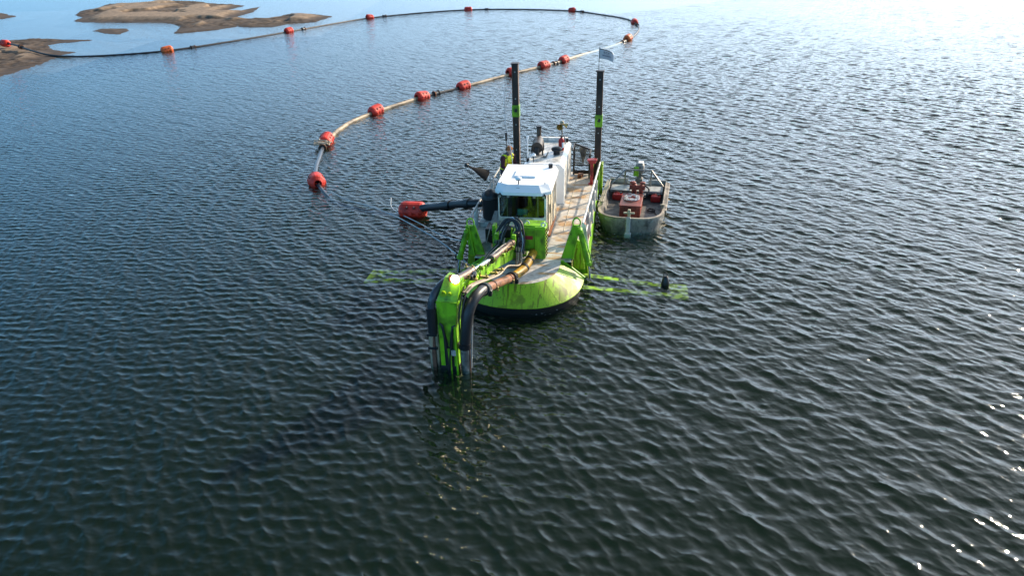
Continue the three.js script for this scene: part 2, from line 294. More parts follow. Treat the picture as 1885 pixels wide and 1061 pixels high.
// sand
const sandMap = dataTex(512, (u, v) => { const a = fbm(u * 10, v * 10, 51, 5, 10), b = fbm(u * 60, v * 60, 55, 2, 60), k = 0.72 + 0.32 * (a - 0.5) + 0.28 * (b - 0.5); return [k, k, k]; });
sandMap.repeat.set(0.25, 0.25);
const sandMat = new THREE.MeshStandardMaterial({ roughness: 0.95, vertexColors: true, map: sandMap, side: THREE.DoubleSide });
function sandbank(P, height, cell, gravel, s) {
  const xs = P.map((p) => p[0]), zs = P.map((p) => p[1]), x0 = Math.min(...xs) - 2, x1 = Math.max(...xs) + 2, z0 = Math.min(...zs) - 2, z1 = Math.max(...zs) + 2;
  const nx = Math.ceil((x1 - x0) / cell), nz = Math.ceil((z1 - z0) / cell);
  const g = new THREE.PlaneGeometry(x1 - x0, z1 - z0, nx, nz).rotateX(-Math.PI / 2).translate((x0 + x1) / 2, 0, (z0 + z1) / 2), p = g.attributes.position, col = new Float32Array(p.count * 3), uv = g.attributes.uv;
  const dry = [0.44, 0.31, 0.20], damp = [0.20, 0.135, 0.088], wet = [0.085, 0.055, 0.037], stone = [0.075, 0.052, 0.038];
  for (let i = 0; i < p.count; i++) {
    const x = p.getX(i), z = p.getZ(i), d = polyDist(P, x, z) + 0.9 * (fbm(x * 0.5, z * 0.5, s, 3) - 0.5);
    const dune = fbm(x * 0.16 + 4, z * 0.11, s + 3, 4), ridge = smooth(dune, 0.475, 0.545);
    let y = d < 0 ? Math.max(-0.5, d * 0.22) : height * 0.55 * (1 - Math.exp(-d / 2.2)) * (0.4 + 0.3 * dune) + height * ridge * smooth(d, 0.8, 3.0);
    const gr = smooth(fbm(x * 0.22, z * 0.3, s + 11, 3) + gravel - 0.10 * smooth(d, 2, 7) * 2, 0.5, 0.62) * smooth(d, 0, 0.4) * (1 - 0.85 * ridge);
    if (d > 0) y += gr * (0.18 * (vnoise(x * 1.5, z * 1.2, s + 5) - 0.35) + 0.15 * (vnoise(x * 3.3, z * 3.3, s + 6) - 0.4)) + 0.02 * vnoise(x * 2, z * 2, s + 9);
    p.setY(i, y + 0.012);
    const w = smooth(y, 0.03, 0.13), dr = smooth(y, 0.13, 0.30) * (1 - 0.35 * gr);
    for (let k = 0; k < 3; k++) { let c = lerp(lerp(wet[k], damp[k], w), dry[k], dr); c = lerp(c, stone[k], gr * 0.7 * (0.35 + 0.65 * vnoise(x * 2.6, z * 2.6, s + 8))); col[i * 3 + k] = c * 1.15; }
    uv.setXY(i, x, z);
  }
  g.setAttribute('color', new THREE.BufferAttribute(col, 3)); g.computeVertexNormals();
  const o = new THREE.Mesh(g, sandMat); o.name = numbered('sandbank'); o.userData.kind = 'structure'; o.castShadow = o.receiveShadow = true; scene.add(o); return o;
}
sandbank(banks.main, 0.36, 0.2, 0.14, 100);
sandbank(banks.islet, 0.30, 0.14, 0.4, 200);
sandbank(banks.near, 0.20, 0.16, 0.17, 300);
sandbank(banks.far, 0.40, 0.4, 0.05, 400);

// ------------------------------------------------------------------ floating pipeline
function makeFloat(label, m, pos, dir, pitch = 0) {
  const t = thing('pipe_float', label, 'float', pos, Math.atan2(dir[0], dir[1]) - Math.PI / 2, 'floats along the discharge pipeline');
  const prof = (r, L, c) => [V(0, 0.13, 0), V(-L / 2 + 0.01, 0.15, 0), V(-L / 2, 0.19, 0), V(-L / 2 + c * 0.55, r * 0.9, 0), V(-L / 2 + c, r, 0), V(L / 2 - c, r, 0), V(L / 2 - c * 0.55, r * 0.9, 0), V(L / 2, 0.19, 0), V(L / 2 - 0.01, 0.15, 0)].slice(1);
  const half = (a0, a1, r, L, c) => {
    const P = prof(r, L, c), n = 9, rings = [];
    for (let i = 0; i <= n; i++) { const a = lerp(a0, a1, i / n); rings.push(P.map((p) => V(p.x, p.y * Math.sin(a), p.y * Math.cos(a)))); }
    const g = loft(rings), lid = [];
    for (const e of [rings[0], rings[n]]) for (let k = 0; k < P.length; k++) lid.push(e[k]);
    const inner = [rings[0], rings[0].map((p) => V(p.x, 0, 0))], outer = [rings[n], rings[n].map((p) => V(p.x, 0, 0))];
    return [g, loft(inner), loft(outer)].map((q) => { q.deleteAttribute('uv'); return q; });
  };
  const L = 1.12, r = 0.37, c = 0.21;
  part(t, 'upper_shell', half(0.03, Math.PI - 0.03, r, L, c), m);
  part(t, 'lower_shell', half(Math.PI + 0.03, 2 * Math.PI - 0.03, r * 0.985, L, c), m);
  for (const s of [1, -1]) for (const x of [-0.15, 0.15]) {
    const a = 0.62, y = Math.sin(a) * r * 0.965, z = Math.cos(a) * r * 0.965;
    const p = part(t, 'bolt_pocket', box(0.13, 0.11, 0.08, 0, 0, 0, 0.02).rotateX(s > 0 ? -a : a).translate(x, y, s * z), M.pocketShade);  // solid box; its dark red stands in for shade inside a recess
    const b = rod(V(x, y - 0.02, s * (z + 0.015)), V(x, y + 0.07, s * (z + 0.015)), 0.022, 0.022, 6); part(p, 'bolt', b, M.steel);
  }
  for (const s of [1, -1]) for (const x of [-0.28, 0, 0.28]) part(t, 'lug', box(0.12, 0.14, 0.07, x, -0.015, s * (r - 0.005), 0.02), m);
  return t;
}
// [x, z, colour, what it stands beside]
const floatSpots = [
  [-49.36, -72.54, 0, 'orange float stranded on the sandbank at the left edge'],
  [-32.21, -69.44, 1, 'orange float halfway between the near sandbank and the spit'],
  [-23.93, -81.6, 0, 'red float just in front of the sand spit tip'],
  [-16.92, -93.22, 0, 'small far red float, first to the right of the sand spit'],
  [-4.83, -99.95, 0, 'farthest red float at the back of the pipe ring'],
  [8.67, -94.9, 0, 'far red float right of the farthest float'],
  [14.26, -80.74, 0, 'red float at the right end of the pipe ring'],
  [11.56, -68.48, 1, 'faded orange float turned end on, upper right of the flag'],
  [4.67, -57.7, 0, 'sunlit red float left of the flag, last before the pipe dips under'],
  [2.94, -55.47, 0, 'red float just right of the left spud top'],
  [0.46, -52.64, 0, 'red float partly hidden behind the left spud'],
  [-2.93, -48.32, 0, 'red float first left of the left spud'],
  [-5.44, -45.35, 0, 'red float second left of the left spud, beside a black coupling'],
  [-7.81, -41.57, 0, 'red float where the tan pipe starts to curve down'],
  [-9.33, -35.26, 0, 'big red float end on with tangled rope at its end'],
  [-8.29, -28.74, 0, 'big red float nearest the camera on the grey hose'],
];
const route = [[-62, -77.5], [-55, -74.6], [-49.36, -72.54], [-44.8, -69.2], [-41.2, -67.5], [-36.74, -67.5], [-32.21, -69.44], [-28.16, -74.6], [-23.93, -81.6], [-20.4, -88], [-16.92, -93.22], [-11, -97.6], [-4.83, -99.95], [2, -98.8], [8.67, -94.9], [11.9, -89.4], [13.9, -85], [14.26, -80.74], [13.75, -75.2], [11.56, -68.48], [8.3, -63.9], [4.67, -57.7], [2.94, -55.47], [0.46, -52.64], [-2.93, -48.32], [-5.44, -45.35], [-7.81, -41.57], [-8.95, -38.83], [-9.33, -35.26], [-9.03, -32.4], [-8.75, -30.5], [-8.29, -28.74], [-7.6, -27.3], [-6.9, -26.3], [-6.2, -25.7], [-5.4, -25.2], [-4.7, -24.95], [-4.1, -24.75]];
const routeCurve = curve(route.map(([x, z]) => V(x, 0, z)));
const routePts = routeCurve.getPoints(1400);
const nearestOn = (x, z) => { let b = 0, d = 1e9; routePts.forEach((p, i) => { const q = (p.x - x) ** 2 + (p.z - z) ** 2; if (q < d) { d = q; b = i; } }); return b; };
const floatIndex = floatSpots.map(([x, z]) => nearestOn(x, z));
floatSpots.forEach(([x, z, c, label], i) => {
  const k = floatIndex[i], a = routePts[Math.max(0, k - 6)], b = routePts[Math.min(1400, k + 6)], onSand = i === 0;
  const t = makeFloat(label, c ? M.floatOrange : M.floatRed, [x, onSand ? 0.72 : i === 14 ? 0.13 : 0.10, z], [b.x - a.x, b.z - a.z]);
  t.rotation.x = (rnd() - 0.5) * 0.45; t.rotation.z = (rnd() - 0.5) * 0.08; t.scale.setScalar(0.9 + 0.08 * rnd()); t.position.y += (rnd() - 0.5) * 0.07;
});
{
  const pl = thing('discharge_pipeline', 'long floating discharge pipeline curving across the water between the red floats', 'pipeline');
  const heightAt = (i) => {
    const p = routePts[i]; let y = 0.025;
    if (p.x < -40) y = lerp(0.06, 0.72, smooth(-p.x, 40.5, 49));                     // lifted over the sandbank
    const dip = Math.exp(-((p.x - 8.6) ** 2 + (p.z + 64.2) ** 2) / 14); y -= 0.22 * dip;
    if (p.z > -28.4) y -= 0.095 * smooth(p.z, -28.2, -26.6);
    return y;
  };
  const segs = [[0, floatIndex[0], 'black'], ...floatIndex.map((k, i) => [k, i + 1 < floatIndex.length ? floatIndex[i + 1] : 1400, i < 7 ? 'black' : i === 7 ? 'pale' : i < 11 ? 'rust' : i === 11 ? 'black' : i < 14 ? 'rust' : i === 14 ? 'wet' : 'dark'])];
  const cols = { black: M.rubber, pale: M.hoseBeige, rust: M.rustPipe, wet: M.wetHose, dark: M.wetHose };
  for (const [a, b, c] of segs) {
    const pts = []; const step = Math.max(1, Math.floor((b - a) / 24)); for (let i = a; i < b; i += step) { const p = routePts[i]; pts.push(V(p.x, heightAt(i), p.z)); } const e = routePts[b]; pts.push(V(e.x, heightAt(b), e.z));
    if (pts.length < 3) continue;
    part(pl, c === 'wet' || c === 'dark' ? 'hose_section' : 'pipe_section', tube(pts, c === 'dark' ? 0.08 : c === 'wet' ? 0.105 : c === 'black' ? 0.085 : 0.115, pts.length * 3, 10), cols[c], { black: 'black pipe section', rust: 'rusty tan pipe section', pale: 'pale sunlit pipe section', wet: 'wet blue grey hose section', dark: 'half sunken hose end' }[c]);
  }
  for (const [x, z] of [[-46.6, -70.6], [-30.4, -71.2], [-22.9, -83.6], [-15.3, -94.6], [-2.4, -99.7], [9.7, -93.4], [14.3, -78.9], [10.9, -67.4], [3.8, -56.6], [-4.6, -46.35], [-9.33, -34.2]]) {
    const k = nearestOn(x, z), p = routePts[k], n = routePts[Math.min(1400, k + 2)], y = heightAt(k), d = n.clone().sub(p).normalize(), at = V(p.x, y, p.z);
    const c = part(pl, 'coupling', rod(at.clone().addScaledVector(d, -0.24), at.clone().addScaledVector(d, 0.24), 0.165, 0.165, 12), M.black);
    for (const s of [-0.2, 0.2]) part(c, 'flange', rod(at.clone().addScaledVector(d, s - 0.03), at.clone().addScaledVector(d, s + 0.03), 0.205, 0.205, 12), s < 0 ? M.black : M.rust);
  }
  const tangle = []; seed = 5; for (let i = 0; i < 34; i++) tangle.push(V(-9.33 + (rnd() - 0.5) * 0.85, 0.12 + rnd() * 0.2, -34.35 + (rnd() - 0.5) * 0.7));
  single('tangled_rope', tube(tangle, 0.028, 260, 5), M.hoseBeige, 'tangle of pale rope at the end of a big red float', 'rope');
}
// ------------------------------------------------------------------ the dredger
function mirrorX(g) { g = g.index ? g.toNonIndexed() : g; g.scale(-1, 1, 1); for (const k of Object.keys(g.attributes)) { const a = g.attributes[k]; for (let i = 0; i + 2 < a.count; i += 3) for (let c = 0; c < a.itemSize; c++) { const t = a.getComponent(i + 1, c); a.setComponent(i + 1, c, a.getComponent(i + 2, c)); a.setComponent(i + 2, c, t); } } return g; }
const D = thing('dredger', 'lime green amphibious dredger with white wheelhouse and long boom', 'dredger', dredgerAt.toArray(), dredgerTurn);
const yD = 0.80;
{ // hull, bow and deck
  const seg = 40, up = [], lo = [], sk = [], bt = [];
  for (let i = 0; i <= seg; i++) {
    const a = lerp(-Math.PI / 2, Math.PI / 2, i / seg), s = Math.sin(a), c = Math.cos(a), pw = (v, e) => Math.sign(v) * Math.pow(Math.abs(v), e);
    up.push(V(1.16 * pw(s, 0.9), yD, -1.72 + 1.44 * pw(c, 0.82)));
    lo.push(V(1.84 * pw(s, 0.86), 0.27, -1.98 + 2.12 * pw(c, 0.80)));
    sk.push(V(1.80 * pw(s, 0.86), 0.26, -1.98 + 2.07 * pw(c, 0.80))); bt.push(V(1.66 * pw(s, 0.86), -0.5, -1.98 + 1.9 * pw(c, 0.80)));
  }
  const cuts = [0, 11, 29, 40];
  for (let k = 0; k < 3; k++) {
    const a = cuts[k], b = cuts[k + 1], U = up.slice(a, b + 1), W = lo.slice(a, b + 1), e = 0.004;
    const trim = (A) => { const q = A.map((p) => p.clone()); q[0].lerp(q[1], 0.03); q[q.length - 1].lerp(q[q.length - 2], 0.03); return q; };
    part(D, 'bow_plate', loftSmooth([trim(U), trim(U.map((p, i) => p.clone().lerp(W[i], 0.5).add(V(0, 0.012, 0)))), trim(W), trim(W).map((p) => p.clone().add(V(0, -0.035, -0.01)))]), M.limeSunDirty);
  }
  const inner = (A) => A.map((p) => V(p.x * 0.985, p.y - 0.012, -1.9 + (p.z + 1.9) * 0.985));
  part(D, 'bow_frame', loftSmooth([inner(up), inner(lo)]), M.under);
  part(D, 'bow_skirt', loftSmooth([sk, bt]), M.under);
  const w = 1.88;
  part(D, 'hull_side', [bx2(1.80, w, -0.5, yD - 0.03, -10.3, -3.0), bx2(1.47, w, -0.5, yD - 0.03, -3.06, -3.0)], M.lime);
  part(D, 'hull_side', [bx2(-w, -1.80, -0.5, yD - 0.03, -10.3, -3.0), bx2(-w, -1.47, -0.5, yD - 0.03, -3.06, -3.0)], M.lime);
  part(D, 'transom', bx2(-w, w, -0.5, yD - 0.03, -10.36, -10.3), M.lime);
  for (const s of [1, -1]) {
    part(D, 'leg_recess', [bx2(Math.min(s * 1.44, s * 1.47), Math.max(s * 1.44, s * 1.47), -0.5, yD - 0.03, -3.0, -1.9), bx2(Math.min(s * 1.47, s * 1.82), Math.max(s * 1.47, s * 1.82), -0.5, 0.27, -2.02, -1.98)], M.olive);
    const fin = plate([[1.14, 0.80], [1.22, 0.80], [1.86, 0.285], [1.76, 0.20], [1.14, 0.60]], 0.05).translate(0, 0, -1.93); part(D, 'bow_fin', s < 0 ? mirrorX(fin) : fin, M.lime);
  }
  // deck: worn plates
  const deckTex = (sx) => dataTex(512, (u, v) => {
    const n = fbm(u * 7, v * 7, sx, 5, 7), f = fbm(u * 30, v * 30, sx + 3, 3, 30), st = fbm(u * 3, v * 14, sx + 7, 4, 3), r = smooth(0.55 * n + 0.45 * st, 0.52, 0.68), dk = smooth(fbm(u * 11, v * 11, sx + 5, 4, 11), 0.56, 0.76);
    const g = 0.80 + 0.18 * (f - 0.5); let c = [g, g * 0.985, g * 0.955]; const rust = [0.70, 0.47 + 0.1 * f, 0.31];
    c = c.map((x, k) => lerp(x, rust[k], r * 0.75)); return c.map((x) => x * (1 - 0.20 * dk));
  });
  const dm = (sx, tint, rpt) => { const m = mat(tint, 0.62, { map: rep(deckTex(sx), rpt) }); m.roughness = 0.6; return m; };
  const deckA = dm(61, [0.86, 0.87, 0.88], 0.42), deckSunTint = dm(71, [0.90, 0.86, 0.80], 0.3);  // walkway copy is tinted warm and pale to stand in for sunlight
  const bowPts = up.map((p) => [p.x, p.z]); 
  part(D, 'deck_plate', sheet([[-1.14, -1.90], ...bowPts.map(([x, z]) => [x * 0.995, z - 0.004]), [1.14, -1.90]], yD), deckA, 'worn grey foredeck plate with rust rim');
  part(D, 'deck_plate', sheet([[-1.44, -3.02], [-1.44, -1.905], [1.44, -1.905], [1.44, -3.02]], yD - 0.002), deckA);
  part(D, 'deck_plate', sheet([[-1.86, -6.1], [-1.86, -3.025], [1.86, -3.025], [1.86, -6.1]], yD), deckSunTint, 'rust streaked walkway plate');
  part(D, 'deck_plate', sheet([[-1.86, -10.3], [-1.86, -6.105], [1.86, -6.105], [1.86, -10.3]], yD - 0.002), deckSunTint, 'rust streaked walkway plate');
  part(D, 'deck_rail_track', [bx2(1.0, 1.02, yD, yD + 0.015, -9.6, -4.2)], M.cream);
}
{ // wheelhouse
  const x0 = -0.98, x1 = 0.52, zf = -3.55, zr = -5.45, top = 2.36, W = part(D, 'wheelhouse', [
    bx2(x0, x0 + 0.07, yD, 1.46, zr, zf - 0.16), bx2(x0, x1, yD, 2.36, zr, zr + 0.06), bx2(x0, x0 + 0.07, 2.28, top, zr, zf - 0.12),
    bx2(x0, x0 + 0.07, 1.46, 2.28, zr, zr + 0.5), bx2(x1 - 0.07, x1, yD, 2.3, zf - 0.30, zf - 0.14)], M.white);
  const roofPlan = [[-1.06, -5.60], [-1.06, -3.50], [-0.78, -3.27], [0.40, -3.27], [0.68, -3.50], [0.68, -5.60]], inn = [[-1.0, -5.54], [-1.0, -3.68], [-0.66, -3.50], [0.30, -3.50], [0.58, -3.68], [0.58, -5.54]];
  const at = (P, y) => P.map(([x, z]) => V(x, y, z));
  part(W, 'roof', [loft([at(roofPlan, 2.30), at(roofPlan, 2.38), at(inn, 2.55)], true), sheet(inn, 2.552, 0.02), sheet(roofPlan, 2.304, 0.02)], M.whiteClean);
  part(W, 'roof_hatch', bx2(-0.58, 0.12, 2.55, 2.61, -4.86, -4.18, 0.03), M.whiteClean);
  // front wall with rounded window
  const frame = new THREE.Shape([[x0, yD], [x1, yD], [x1, 2.32], [x0, 2.32]].map(([x, y]) => new THREE.Vector2(x, y)));
  const hole = (a, b, c, d, r) => { const h = new THREE.Path(); h.moveTo(a + r, c); h.lineTo(b - r, c); h.quadraticCurveTo(b, c, b, c + r); h.lineTo(b, d - r); h.quadraticCurveTo(b, d, b - r, d); h.lineTo(a + r, d); h.quadraticCurveTo(a, d, a, d - r); h.lineTo(a, c + r); h.quadraticCurveTo(a, c, a + r, c); return h; };
  frame.holes.push(hole(x0 + 0.018, x1 - 0.05, 1.45, 2.305, 0.10), hole(0.22, x1 - 0.05, 0.98, 1.32, 0.09));
  const fg = new THREE.ExtrudeGeometry(frame, { depth: 0.05, bevelEnabled: true, bevelSize: 0.008, bevelThickness: 0.008, bevelSegments: 1, curveSegments: 6 }).translate(0, 0, zf - 0.05);
  part(W, 'front_wall', fg, M.white);
  part(W, 'window', bx2(x0 + 0.03, x1 - 0.03, 1.43, 2.31, zf - 0.034, zf - 0.024, 0.002), M.glass);
  part(W, 'window', bx2(0.20, x1 - 0.03, 0.96, 1.34, zf - 0.034, zf - 0.024, 0.002), M.glass);
  part(W, 'side_window', bx2(x0 + 0.03, x0 + 0.04, 1.46, 2.28, zr + 0.5, zf - 0.12, 0.002), M.glass);
  part(W, 'corner_pillar', [bx2(x0, x0 + 0.05, 1.45, 2.31, zf - 0.18, zf - 0.12)], M.black);
  part(W, 'window_mullion', [bx2(-0.73, -0.70, 1.46, 2.28, zf - 0.075, zf - 0.045), bx2(0.24, 0.265, 1.46, 2.28, zf - 0.075, zf - 0.045)], M.cream);
  part(W, 'wiper', [beam(V(-0.35, 1.47, zf + 0.02), V(0.06, 1.72, zf + 0.02), 0.015, 0.015), rod(V(-0.35, 1.46, zf), V(-0.35, 1.46, zf + 0.03), 0.02)], M.black);
  // right side: doorway, sliding door leaf, panels
  part(W, 'door', [bx2(x1 - 0.01, x1 + 0.04, yD + 0.06, 2.28, -4.34, -3.98), bx2(x1 - 0.01, x1 + 0.06, yD + 0.06, 2.28, -4.86, -4.42), bx2(x1 + 0.0, x1 + 0.10, yD + 0.06, 2.28, -5.36, -4.95)], M.cream);
  part(W, 'door_frame', [bx2(x1 - 0.05, x1 + 0.02, 2.24, 2.32, zr, zf), bx2(x1 - 0.05, x1 + 0.03, yD, yD + 0.06, zr, zf), bx2(x1 - 0.03, x1 + 0.12, yD, 2.3, -5.45, -5.38), bx2(x1 - 0.02, x1 + 0.09, yD, 2.3, -4.94, -4.87)], M.white);
  part(W, 'side_panel', bx2(x1 + 0.08, x1 + 0.11, yD + 0.6, 2.2, -5.28, -5.03), M.grey);
  part(W, 'door_handle', rod(V(x1 + 0.06, 1.45, -4.05), V(x1 + 0.06, 1.75, -4.05), 0.012), M.black);
  part(W, 'door_sill', bx2(x1 + 0.02, x1 + 0.12, yD, yD + 0.05, zr, zf - 0.1), M.rust);
  // inside
  part(W, 'inner_wall', [bx2(x0 + 0.08, x1 - 0.1, yD + 0.01, 2.28, zr + 0.07, zr + 0.10), bx2(x0 + 0.08, x0 + 0.1, yD, 1.45, zr + 0.1, zf - 0.2)], M.interior);
  part(W, 'seat', [bx2(-0.32, 0.10, 1.15, 1.28, -4.6, -4.15, 0.05), bx2(-0.32, 0.10, 1.25, 1.98, -4.72, -4.58, 0.06), bx2(-0.22, 0.0, 2.0, 2.16, -4.70, -4.62, 0.04), rod(V(-0.11, yD, -4.4), V(-0.11, 1.16, -4.4), 0.07)], M.seat);
  part(W, 'console', [bx2(-0.9, 0.45, yD, 1.42, -3.80, -3.62, 0.03)], M.seat);
  part(W, 'locker', bx2(-0.88, -0.52, yD, 1.95, -4.95, -4.62), M.interior);
  const mon = part(W, 'monitor', box(0.36, 0.24, 0.05, -0.24, 1.60, -3.68, 0.02), M.seat);
  part(mon, 'screen', box(0.32, 0.20, 0.012, -0.24, 1.60, -3.652, 0.004), M.teal);
  part(W, 'small_screen', box(0.18, 0.12, 0.03, -0.30, 2.18, -3.70, 0.01), M.teal);
  for (const x of [-0.88, -0.62, 0.18, 0.48]) {
    const l = part(W, 'work_light', [box(0.13, 0.12, 0.09, x, 2.25, -3.34, 0.03), rod(V(x, 2.30, -3.34), V(x, 2.34, -3.34), 0.02)], M.black);
    l.userData.label = 'black work light under the roof edge'; part(D, 'light_lens', new THREE.CylinderGeometry(0.045, 0.045, 0.012, 14).rotateX(Math.PI / 2).translate(x, 2.245, -3.292), M.steel);
  }
  part(W, 'positioning_antenna', [disc(0.018, 0.26, -0.33, 2.57, -3.55), disc(0.085, 0.03, -0.33, 2.71, -3.55), box(0.12, 0.05, 0.08, -0.33, 2.46, -3.44)], M.black);
  part(W, 'antenna_dome', new THREE.SphereGeometry(0.105, 18, 9, 0, 6.29, 0, Math.PI / 2).scale(1, 0.75, 1).translate(-0.33, 2.722, -3.55), M.whiteClean);
  part(W, 'beacon_base', disc(0.07, 0.13, 0.46, 2.615, -5.28), M.black);
  part(W, 'lifting_eye', [new THREE.TorusGeometry(0.03, 0.01, 6, 12).translate(-0.88, 2.54, -3.66), new THREE.TorusGeometry(0.03, 0.01, 6, 12).translate(0.47, 2.54, -3.66)], M.steel);
}
{ // engine house
  const E = part(D, 'engine_house', [loft([[V(-0.58, yD, 0), V(-0.58, 2.2, 0), V(0.60, 2.2, 0), V(0.74, 2.06, 0), V(0.74, yD, 0)].map((p) => p.setZ(-9.85)), [V(-0.58, yD, 0), V(-0.58, 2.2, 0), V(0.60, 2.2, 0), V(0.74, 2.06, 0), V(0.74, yD, 0)].map((p) => p.setZ(-6.8))]), plate([[-0.58, yD], [-0.58, 2.2], [0.60, 2.2], [0.74, 2.06], [0.74, yD]], 0.04).translate(0, 0, -6.8), plate([[-0.58, yD], [-0.58, 2.2], [0.60, 2.2], [0.74, 2.06], [0.74, yD]], 0.04).translate(0, 0, -9.85)], M.white);
  part(E, 'front_cap', plate([[-0.60, yD], [-0.60, 2.23], [0.61, 2.23], [0.77, 2.08], [0.77, yD]], 0.16, 0.012).translate(0, 0, -6.72), M.whiteClean);
  part(E, 'roof_coaming', [bx2(-0.50, 0.62, 2.2, 2.34, -9.85, -9.66, 0.02), bx2(-0.52, -0.46, 2.2, 2.25, -9.6, -6.9, 0.02)], M.white);
  for (const [a, b] of [[-6.95, -7.85], [-7.9, -8.8], [-8.85, -9.75]]) part(E, 'side_panel', bx2(0.742, 0.752, yD + 0.1, 1.98, b, a, 0.003), M.white);
  for (const z of [-7.2, -7.55, -9.1]) part(E, 'louvre', [0, 1, 2, 3].map((i) => bx2(0.754, 0.764, 1.55 + i * 0.06, 1.58 + i * 0.06, z - 0.13, z + 0.13, 0.003)), M.paleGrey);
  const mf = part(E, 'exhaust_muffler', [rod(V(-0.30, 2.50, -7.7), V(-0.36, 2.50, -8.55), 0.20, 0.20, 20), rod(V(-0.30, 2.5, -7.7), V(-0.30, 2.24, -7.62), 0.085, 0.095)], M.spud, 'rusty black exhaust muffler on supports');
  part(mf, 'support', [[-0.50, -7.8], [-0.12, -7.8], [-0.54, -8.45], [-0.16, -8.45]].map(([x, z]) => bx2(x - 0.025, x + 0.025, 2.2, 2.5, z - 0.025, z + 0.025)), M.black);
  part(mf, 'exhaust_stack', [rod(V(-0.36, 2.62, -8.7), V(-0.36, 2.98, -8.75), 0.085, 0.085, 16), rod(V(-0.34, 2.5, -8.5), V(-0.36, 2.66, -8.72), 0.085)], M.spudLitEdge); part(mf, 'stack_cap', rod(V(-0.36, 2.96, -8.75), V(-0.36, 3.03, -8.75), 0.10, 0.10, 16), M.black);
  part(E, 'mushroom_vent', [new THREE.SphereGeometry(0.20, 20, 10).scale(1, 0.5, 1).translate(0.38, 2.40, -7.95), disc(0.12, 0.14, 0.38, 2.27, -7.95)], M.black);
  part(E, 'roof_bracket', [bx2(0.02, 0.06, 2.2, 2.23, -8.2, -7.55), bx2(-0.08, 0.04, 2.2, 2.25, -7.62, -7.5)], M.grey);
  part(E, 'horn', [disc(0.055, 0.10, 0.62, 2.28, -9.5), box(0.10, 0.05, 0.1, 0.62, 2.36, -9.5)], M.black);
  part(E, 'mast_light', [disc(0.022, 0.80, -0.54, 2.62, -7.0), disc(0.045, 0.10, -0.54, 3.06, -7.0)], M.whiteClean, 'thin white mast light');
  part(E, 'mast_foot', box(0.1, 0.14, 0.1, -0.54, 2.27, -7.0, 0.02), M.black);
  part(E, 'antenna_dome', [new THREE.SphereGeometry(0.09, 16, 8, 0, 6.29, 0, Math.PI / 2).translate(-0.33, 2.44, -6.95)], M.whiteClean); part(E, 'antenna_stem', [disc(0.016, 0.22, -0.33, 2.32, -6.95), disc(0.07, 0.02, -0.33, 2.43, -6.95)], M.black);
  part(E, 'whip_antenna', tube([V(-0.99, 2.2, -6.5), V(-1.06, 2.8, -6.5), V(-1.14, 3.3, -6.5), V(-1.20, 3.75, -6.5), V(-1.21, 4.3, -6.5), V(-1.22, 4.88, -6.5)], 0.013, 40, 5), M.ropePale, 'thin white whip antenna');
  part(E, 'pole_antenna', [rod(V(-1.19, 2.0, -6.5), V(-1.20, 3.12, -6.5), 0.012), rod(V(-1.20, 3.08, -6.5), V(-1.20, 3.36, -6.5), 0.035)], M.black);
}
{ // guard cage at the stern, hoist post
  const z = -10.0, x0 = 0.85, x1 = 1.48, a = [V(x0, yD, z), V(x0, 2.04, z), V(x1, 1.82, z), V(x1, yD, z)];
  const g = [beam(a[0], a[1], 0.07, 0.07, V(0, 0, 1)), beam(a[1], a[2], 0.07, 0.07, V(0, 0, 1)), beam(a[2], a[3], 0.07, 0.07, V(0, 0, 1)), beam(V(x0, 1.18, z), V(x1, 1.18, z), 0.05, 0.05), beam(V(x0, 1.56, z), V(x1, 1.56, z), 0.025, 0.025)];
  const C = part(D, 'guard_cage', [...g, beam(a[1].clone(), V(x0, 1.98, z + 0.75), 0.05, 0.05, V(1, 0, 0)), beam(a[2].clone(), V(x1, 1.76, z + 0.5), 0.06, 0.06, V(1, 0, 0)), beam(V(x1, 1.76, z + 0.5), V(x1, yD, z + 0.4), 0.06, 0.06, V(0, 0, 1))], M.black, 'black framed guard cage');
  const wires = []; for (let i = 1; i < 16; i++) { const x = lerp(x0, x1, i / 16); wires.push(rod(V(x, 1.2, z), V(x, lerp(2.02, 1.8, i / 16), z), 0.005, 0.005, 4)); } for (let i = 1; i < 17; i++) wires.push(rod(V(x0, 1.2 + i * 0.04, z + 0.004), V(x1, 1.2 + i * 0.038, z + 0.004), 0.005, 0.005, 4));
  part(C, 'wire_mesh', wires, M.grey).userData.kind = 'stuff';
  part(C, 'kick_plate', bx2(x0, x1, yD + 0.02, 0.97, z - 0.02, z + 0.01), M.spud);
  part(C, 'hung_tarp', [new THREE.ConeGeometry(0.17, 0.72, 10, 1, true).rotateX(Math.PI).scale(1, 1, 0.35).translate(1.20, 1.50, z - 0.09)], M.grey);
  const p = part(D, 'hoist_post', [bx2(1.56, 1.67, yD, 1.70, -8.93, -8.82), bx2(1.50, 1.74, yD, yD + 0.03, -9.0, -8.76)], M.redPaint, 'red steel hoist post');
  part(p, 'hoist_head', [bx2(1.44, 1.80, 1.72, 1.77, -9.02, -8.74), bx2(1.50, 1.76, 1.62, 1.72, -8.95, -8.80)], M.redPaint); part(p, 'crank', [ringGeo(0.10, 0.014).rotateY(Math.PI / 2).translate(1.54, 1.25, -8.87)], M.black);
  part(D, 'winch', [disc(0.09, 0.12, 1.12, yD + 0.07, -9.6), box(0.2, 0.12, 0.16, 1.15, yD + 0.07, -9.74)], M.rust);
}
